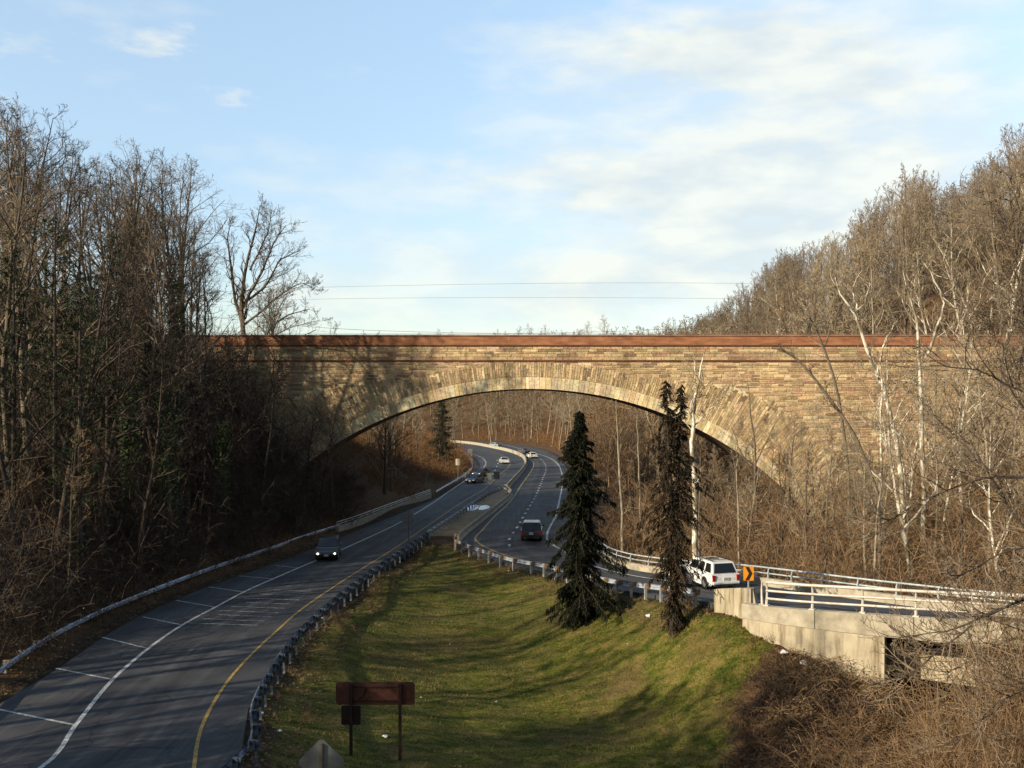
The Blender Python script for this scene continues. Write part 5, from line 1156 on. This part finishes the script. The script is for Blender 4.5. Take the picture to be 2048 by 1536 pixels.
# ------------------------------------------------------------------ undergrowth and brambles (nobody could count these)
def brush_template(seed, h, spread, stems, twigs, wd, leaf=0, arch=.5):
    r = random.Random(seed); m_ = MB()
    for i in range(stems):
        a = r.uniform(0, 6.28); b0 = Vector((r.gauss(0, spread * .35), r.gauss(0, spread * .35), -.1)); dd = Vector((math.cos(a) * r.uniform(.1, .7), math.sin(a) * r.uniform(.1, .7), 1)).normalized(); ln = h * r.uniform(.5, 1.15); q = b0; pts = [q.copy()]
        for s in range(4): dd = (dd + Vector((math.cos(a) * arch * .25 + r.gauss(0, .12), math.sin(a) * arch * .25 + r.gauss(0, .12), -arch * .18 * s))).normalized(); q = q + dd * ln / 4; pts.append(q.copy())
        side = dd.cross(Vector((r.gauss(0, 1), r.gauss(0, 1), .2))).normalized(); m_.ribbon(pts, wd, wd * .5, side)
        for k in range(twigs):
            f = r.uniform(.6, 3.95); j = int(f); c = pts[j].lerp(pts[j + 1], f - j); e = c + rdir(r, dd, R(r.uniform(30, 80))) * ln * r.uniform(.12, .3); sd = (e - c).cross(Vector((r.gauss(0, 1), r.gauss(0, 1), r.gauss(0, 1)))).normalized(); m_.ribbon([c, c.lerp(e, .5) + Vector((0, 0, r.gauss(0, .04))), e], wd * .6, wd * .35, sd)
        for k in range(leaf):
            f = r.uniform(.8, 3.95); j = int(f); c = pts[j].lerp(pts[j + 1], f - j) + Vector((r.gauss(0, .12), r.gauss(0, .12), r.gauss(0, .12))); u = Vector((r.gauss(0, 1), r.gauss(0, 1), r.gauss(0, 1))).normalized() * r.uniform(.02, .05); w2 = u.orthogonal().normalized() * u.length; m_.add([c + u, c + w2, c - u, c - w2], [(0, 1, 2, 3)])
    return np.array(m_.v, float), np.array(m_.f, int)
def tile(name, temps, spots, mat, label, smin=.7, smax=1.3, seed=1, hs=None):
    r = np.random.RandomState(seed); Vs, Fs = [], []; o = 0; zz = height([s[0] for s in spots], [s[1] for s in spots])
    for i, (x, y) in enumerate(spots):
        V, F_ = temps[r.randint(len(temps))]; a = r.uniform(0, 6.28); s = r.uniform(smin, smax); ca, sa = math.cos(a) * s, math.sin(a) * s; k = s * (hs(x, y) if hs else 1)
        Vs.append(np.c_[V[:, 0] * ca - V[:, 1] * sa + x, V[:, 0] * sa + V[:, 1] * ca + y, V[:, 2] * k + zz[i]]); Fs.append(F_ + o); o += len(V)
    return tag(link(name, np_mesh(name, np.vstack(Vs), np.vstack(Fs), mat)), label, 'undergrowth', kind='stuff')
BT = [brush_template(s, 2.6, 1.6, 26, 6, .035, 4) for s in (1, 2, 3)]
BP = [brush_template(s + 10, 5.5, 2.0, 12, 20, .036, 0, .12) for s in (1, 2, 3, 4)]
BB = [brush_template(s + 20, 1.5, 1.6, 30, 6, .028, 5, 1.5) for s in (1, 2, 3)] + [brush_template(31, 2.2, 1.3, 10, 7, .03, 2, .6)]
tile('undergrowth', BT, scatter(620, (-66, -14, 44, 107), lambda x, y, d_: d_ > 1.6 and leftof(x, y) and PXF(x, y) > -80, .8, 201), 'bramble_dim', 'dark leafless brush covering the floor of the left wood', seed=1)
tile('undergrowth', BP, scatter(190, (-66, -14, 46, 107), lambda x, y, d_: d_ > 2.4 and leftof(x, y) and PXF(x, y) > -60, 1.3, 202), 'twig_dark', 'tangle of dark saplings and vines in the left wood', seed=2, smin=.7, smax=1.7)
nb_ = np.random.RandomState(8); ub = [(nb_.uniform(-31, -17.5), nb_.uniform(108, 121)) for _ in range(90)]
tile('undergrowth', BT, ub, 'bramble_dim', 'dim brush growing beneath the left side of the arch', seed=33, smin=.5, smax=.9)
tile('undergrowth', BT, scatter(420, (-48, -6, 120, 290), lambda x, y, d_: 1.5 < d_ < 24 and leftof(x, y), 1.2, 203), 'dead_leaf', 'rusty brush on the left bank seen under the arch', seed=3, smin=.8, smax=1.5)
def rtest(x, y, d_): return d_ > 1.7 and rightof(x, y) and PXF(x, y) > 1130 and PXF(x, y) < 2200 and y > 57
tile('undergrowth', BT, scatter(620, (7, 66, 56, 107), rtest, .8, 204), 'bramble', 'sunlit brown brush filling the hollow beyond the ramp', seed=4, smax=1.4)
tile('undergrowth', BP, scatter(330, (7, 66, 56, 107), lambda x, y, d_: rtest(x, y, d_) and d_ > 2.5, 1.2, 205), 'twig_rust', 'tan saplings and vines filling the hollow beyond the ramp', seed=5, smin=.6, smax=1.5)
tile('undergrowth', BP, scatter(420, (15, 120, 121, 215), lambda x, y, d_: d_ > 4 and rightof(x, y) and 1150 < PXF(x, y) < 2150, 1.8, 206), 'twig_brown', 'brown saplings on the hill behind the bridge', seed=6, smin=.8, smax=1.7)
brp = [(14.6, 49.1), (16.8, 47.2), (19.5, 45), (23.5, 42.2), (34, 37), (34, 20), (9.2, 20), (9.2, 40), (9.8, 42.5), (11.2, 45.5), (12.6, 47.8)]
bsp = [s for s in scatter(1500, (7, 34, 26, 51), lambda x, y, d_: bool(in_poly(np.array([x]), np.array([y]), brp)[0]) and PXF(x, y) < 2150, .38, 207) if not (12 < s[0] < 17 and s[1] > 49.5 - (s[0] - 12) * .6)]
tile('bramble', BB, bsp[::2], 'bramble', 'low thicket of rust brown brambles below the ramp bridge', seed=7, smin=.45, smax=1.2)
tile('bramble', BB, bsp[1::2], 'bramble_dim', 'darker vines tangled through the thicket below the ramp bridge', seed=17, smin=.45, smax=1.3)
tile('bramble', BT, [s for s in bsp if PXF(*s) > 1640 + r0.uniform(-60, 160) and s[1] < 43.5][:230], 'bramble', 'tall sunlit briars in the bottom right foreground', seed=8, smin=.6, smax=1.0)
hsp = [q for q in scatter(260, (18, 260, 150, 330), lambda x, y, d_: d_ > 6 and rightof(x, y) and 1290 < PXF(x, y) < 2150, 3.2, 212)]
tile('bramble', BP, [q for q in scatter(150, (12, 30, 31, 42), lambda x, y, d_: PXF(x, y) > 1700 and PXF(x, y) < 2180 and y < 46 - (x - 12) * .62, .6, 231)], 'twig_rust', 'tall golden vines and stalks at the right foreground edge', seed=31, smin=.5, smax=1.0, hs=lambda x, y: float(np.interp(PXF(x, y), [1700, 1870, 1960, 2050], [.35, .45, 1.2, 2.0])))
# brush pile on the median nose
x, y, z = P(880, 1062)
tile('brush_pile', BB, [(x + r0.uniform(-1.9, 1.9), y + r0.uniform(-.8, .8)) for _ in range(16)], 'twig_dark', 'dark pile of cut brush at the near end of the median island', seed=9, smin=.3, smax=.5)['category'] = 'brush pile'
# far wood on the hill beyond the bend
def np_tree(seed, H):
    r = random.Random(seed); T, C = MB(), MB(); branch(r, T, C, Vector((0, 0, -.5)), Vector((r.uniform(-.05, .05), 0, 1)).normalized(), H, .22, 0, TreeSpec(n1=10, n2=6, n3=5, n4=0, tw=.07, cs=.25, l1=.36), H)
    V = np.array(T.v + C.v, float); F_ = np.array([f for f in T.f] + [tuple(i + len(T.v) for i in f) for f in C.f], int); return V, F_
FT = [np_tree(s, 15) for s in (1, 2, 3, 4)]
def np_fine(seed, H):
    r = random.Random(seed); T, C = MB(), MB(); branch(r, T, C, Vector((0, 0, -.5)), Vector((r.uniform(-.08, .08), 0, 1)).normalized(), H, .22, 0, TreeSpec(n1=11, n2=6, n3=5, n4=3, tw=.03, cs=.25, l1=.42, up=.05), H)
    V = np.array(T.v + C.v, float); return V, np.array([f for f in T.f] + [tuple(i + len(T.v) for i in f) for f in C.f], int)
FF = [np_fine(s, 15) for s in (51, 52, 53, 54, 55)]
fspots = scatter(400, (-130, 110, 270, 520), lambda x, y, d_: d_ > 7 and (rightof(x, y) or y > 440) and y > 300 - abs(x - 60) * .2 and 720 < PXF(x, y) < 1500, 4.0, 208)
tile('far_wood', FT, fspots, 'twig_tan', 'far brown wood covering the hill beyond the road bend', seed=10, smin=.75, smax=1.15)
tile('far_wood', FF, hsp, 'twig_brown', 'brown wood rising on the hill behind the right part of the bridge', seed=14, smin=.97, smax=1.03, hs=lambda x, y: max(.3, min(2.2, (ZY(sky(PXF(x, y)) + 14, y) - gz(x, y)) / 14.5)))
tile('far_wood', FF, [q for q in scatter(90, (30, 150, 200, 400), lambda x, y, d_: d_ > 6 and rightof(x, y) and 1335 < PXF(x, y) < 1600, 3.2, 213)], 'twig_brown', 'far brown wood where the right hill begins above the parapet', seed=15, smin=.97, smax=1.03, hs=lambda x, y: max(.5, min(2.6, (ZY(sky(PXF(x, y)) + 4, y) - gz(x, y)) / 14.5)))
tile('far_wood', FT, scatter(150, (10, 75, 125, 300), lambda x, y, d_: 4 < d_ and rightof(x, y) and 1060 < PXF(x, y) < 1560, 3.6, 209), 'twig_rust', 'brown wood on the right bank seen under the arch', seed=11, smin=.5, smax=.85)
tile('far_wood', FT, scatter(90, (-90, -30, 175, 420), lambda x, y, d_: 12 < d_ and leftof(x, y) and 450 < PXF(x, y) < 900, 4.5, 210), 'twig_rust', 'brown wood on the left bank seen under the arch', seed=12, smin=.4, smax=.62)
tile('undergrowth', BT, scatter(420, (-60, 75, 150, 420), lambda x, y, d_: 3.5 < d_ < 34 and rightof(x, y) and 930 < PXF(x, y) < 1500, 1.6, 211), 'dead_leaf', 'rust coloured brush along the outer side of the far bend', seed=13, smin=.8, smax=1.5)

# ------------------------------------------------------------------ near branches reaching in from the right
hero('bare_tree', 'near bare tree outside the right edge whose thin branches droop across the ramp bridge',
     [[(2330, 1500, 0, .20), (2300, 1200, 0, .17), (2280, 900, 0, .14), (2260, 500, 0, .08)], [(2300, 1180, 0, .07), (2150, 1170, 0, .055), (2030, 1205, .5, .04), (1900, 1260, 1, .022), (1800, 1275, 1.5, .008)], [(2030, 1205, .5, .03), (1950, 1240, .5, .025), (1870, 1310, .5, .02), (1800, 1360, .5, .008)], [(2290, 1000, 0, .06), (2150, 960, 0, .045), (1980, 950, .5, .03), (1850, 1000, 1, .015), (1760, 1050, 1, .006)], [(2290, 950, 0, .06), (2120, 820, 0, .04), (1960, 740, 0, .02), (1860, 730, 0, .006)], [(2300, 1300, 0, .06), (2150, 1330, 0, .04), (2000, 1400, 0, .02), (1900, 1500, 0, .006)], [(2280, 1100, 0, .06), (2150, 1080, -.5, .04), (2020, 1100, -.5, .02), (1900, 1160, -.5, .008)]],
     'bark_dark', 'twig_brown', 27, 81, nb=19, bl=2.3, tw=.013)
hero('bare_tree', 'second near bare tree at the right edge with dense reddish twigs', [[(2140, 1560, 0, .15), (2120, 1300, 0, .13), (2095, 1000, 0, .10), (2100, 700, 0, .05), (2060, 480, 0, .02)], [(2110, 1150, 0, .06), (2010, 1000, 0, .04), (1940, 880, 0, .015)], [(2105, 1250, 0, .06), (1990, 1290, 0, .04), (1890, 1350, 0, .012)], [(2100, 900, 0, .05), (2010, 760, 0, .03), (1980, 640, 0, .01)], [(2100, 800, 0, .05), (2040, 600, 0, .03), (2020, 380, 0, .01)]], 'bark_dark', 'twig_brown', 36, 82, nb=22, bl=3.6, tw=.018)

# ------------------------------------------------------------------ grass blades and fallen leaves on the lawn
nr_ = np.random.RandomState(3)
def on_lawn(n, box, poly, grow=0):
    x = nr_.uniform(box[0], box[1], n); y = nr_.uniform(box[2], box[3], n); k = in_poly(x, y, poly); return x[k], y[k]
def blades(name, x, y, h, wd, mat, label, cat, lean=.6, flat=False):
    n = len(x); z = height(x, y); a = nr_.uniform(0, 6.28, n); hh = nr_.uniform(.45, 1.2, n) * h; b2 = nr_.uniform(0, 6.28, n)
    sx, sy = np.cos(a) * wd, np.sin(a) * wd; lx, ly = np.cos(b2) * hh * lean, np.sin(b2) * hh * lean
    if flat:
        V = np.stack([np.c_[x - sx, y - sy, z + .02], np.c_[x + sy, y - sx, z + .02 + hh * .4], np.c_[x + sx, y + sy, z + .02 + hh], np.c_[x - sy, y + sx, z + .03]], 1).reshape(-1, 3); F_ = np.arange(n * 4).reshape(n, 4)
    else:
        V = np.stack([np.c_[x - sx, y - sy, z - .02], np.c_[x + sx, y + sy, z - .02], np.c_[x + lx, y + ly, z + hh]], 1).reshape(-1, 3); F_ = np.arange(n * 3).reshape(n, 3)
    return tag(link(name, np_mesh(name, V, F_, mat)), label, cat, kind='stuff')
leafy('grass_green', (.025, .042, .007), (.06, .078, .013), (.12, .115, .026), .7)
leafy('grass_straw', (.10, .085, .03), (.17, .135, .05), (.27, .20, .085), .7)
x, y = on_lawn(150000, (-14, 15, 24, 97), lawn_poly)
cl_ = vnoise(x, y, .9) + .8 * vnoise(x + 3, y * 1.4, 2.3) + nr_.normal(0, .5, len(x)); k = cl_ > .55
blades('grass', x[~k], y[~k], .10, .016, 'grass_green', 'short green turf of the sloping lawn', 'grass')
blades('grass', x[k], y[k], .14, .014, 'grass_straw', 'dry straw coloured patches in the lawn', 'grass')
x, y = on_lawn(26000, (-15, 17, 24, 97), lawn_poly); w_ = vnoise(x, y, .5) + nr_.normal(0, .5, len(x)); dd_, _ = seg_dist(x, y, [(q[0], q[1], 0) for q in lawn_poly] + [(lawn_poly[0][0], lawn_poly[0][1], 0)]); k = (w_ + 1.6 * np.exp(-dd_ / 1.6)) > 1.0
blades('leaves', x[k], y[k], .05, .06, 'dead_leaf', 'fallen brown leaves scattered over the lawn', 'leaves', flat=True)
s_ = np.array(scatter(6000, (-34, 20, 20, 96), lambda x, y, d_: .35 < d_ < 2.6 and y < 96, .08, 220, 8))
blades('leaves', s_[:, 0], s_[:, 1], .05, .07, 'dead_leaf', 'brown leaf litter along the road shoulders', 'leaves', flat=True)
tile('undergrowth', [(V * .22, F_) for V, F_ in BT], [(q[0], q[1]) for q in s_[::14]], 'bramble', 'dry weeds along the guardrails', seed=21, smin=.5, smax=1.3)
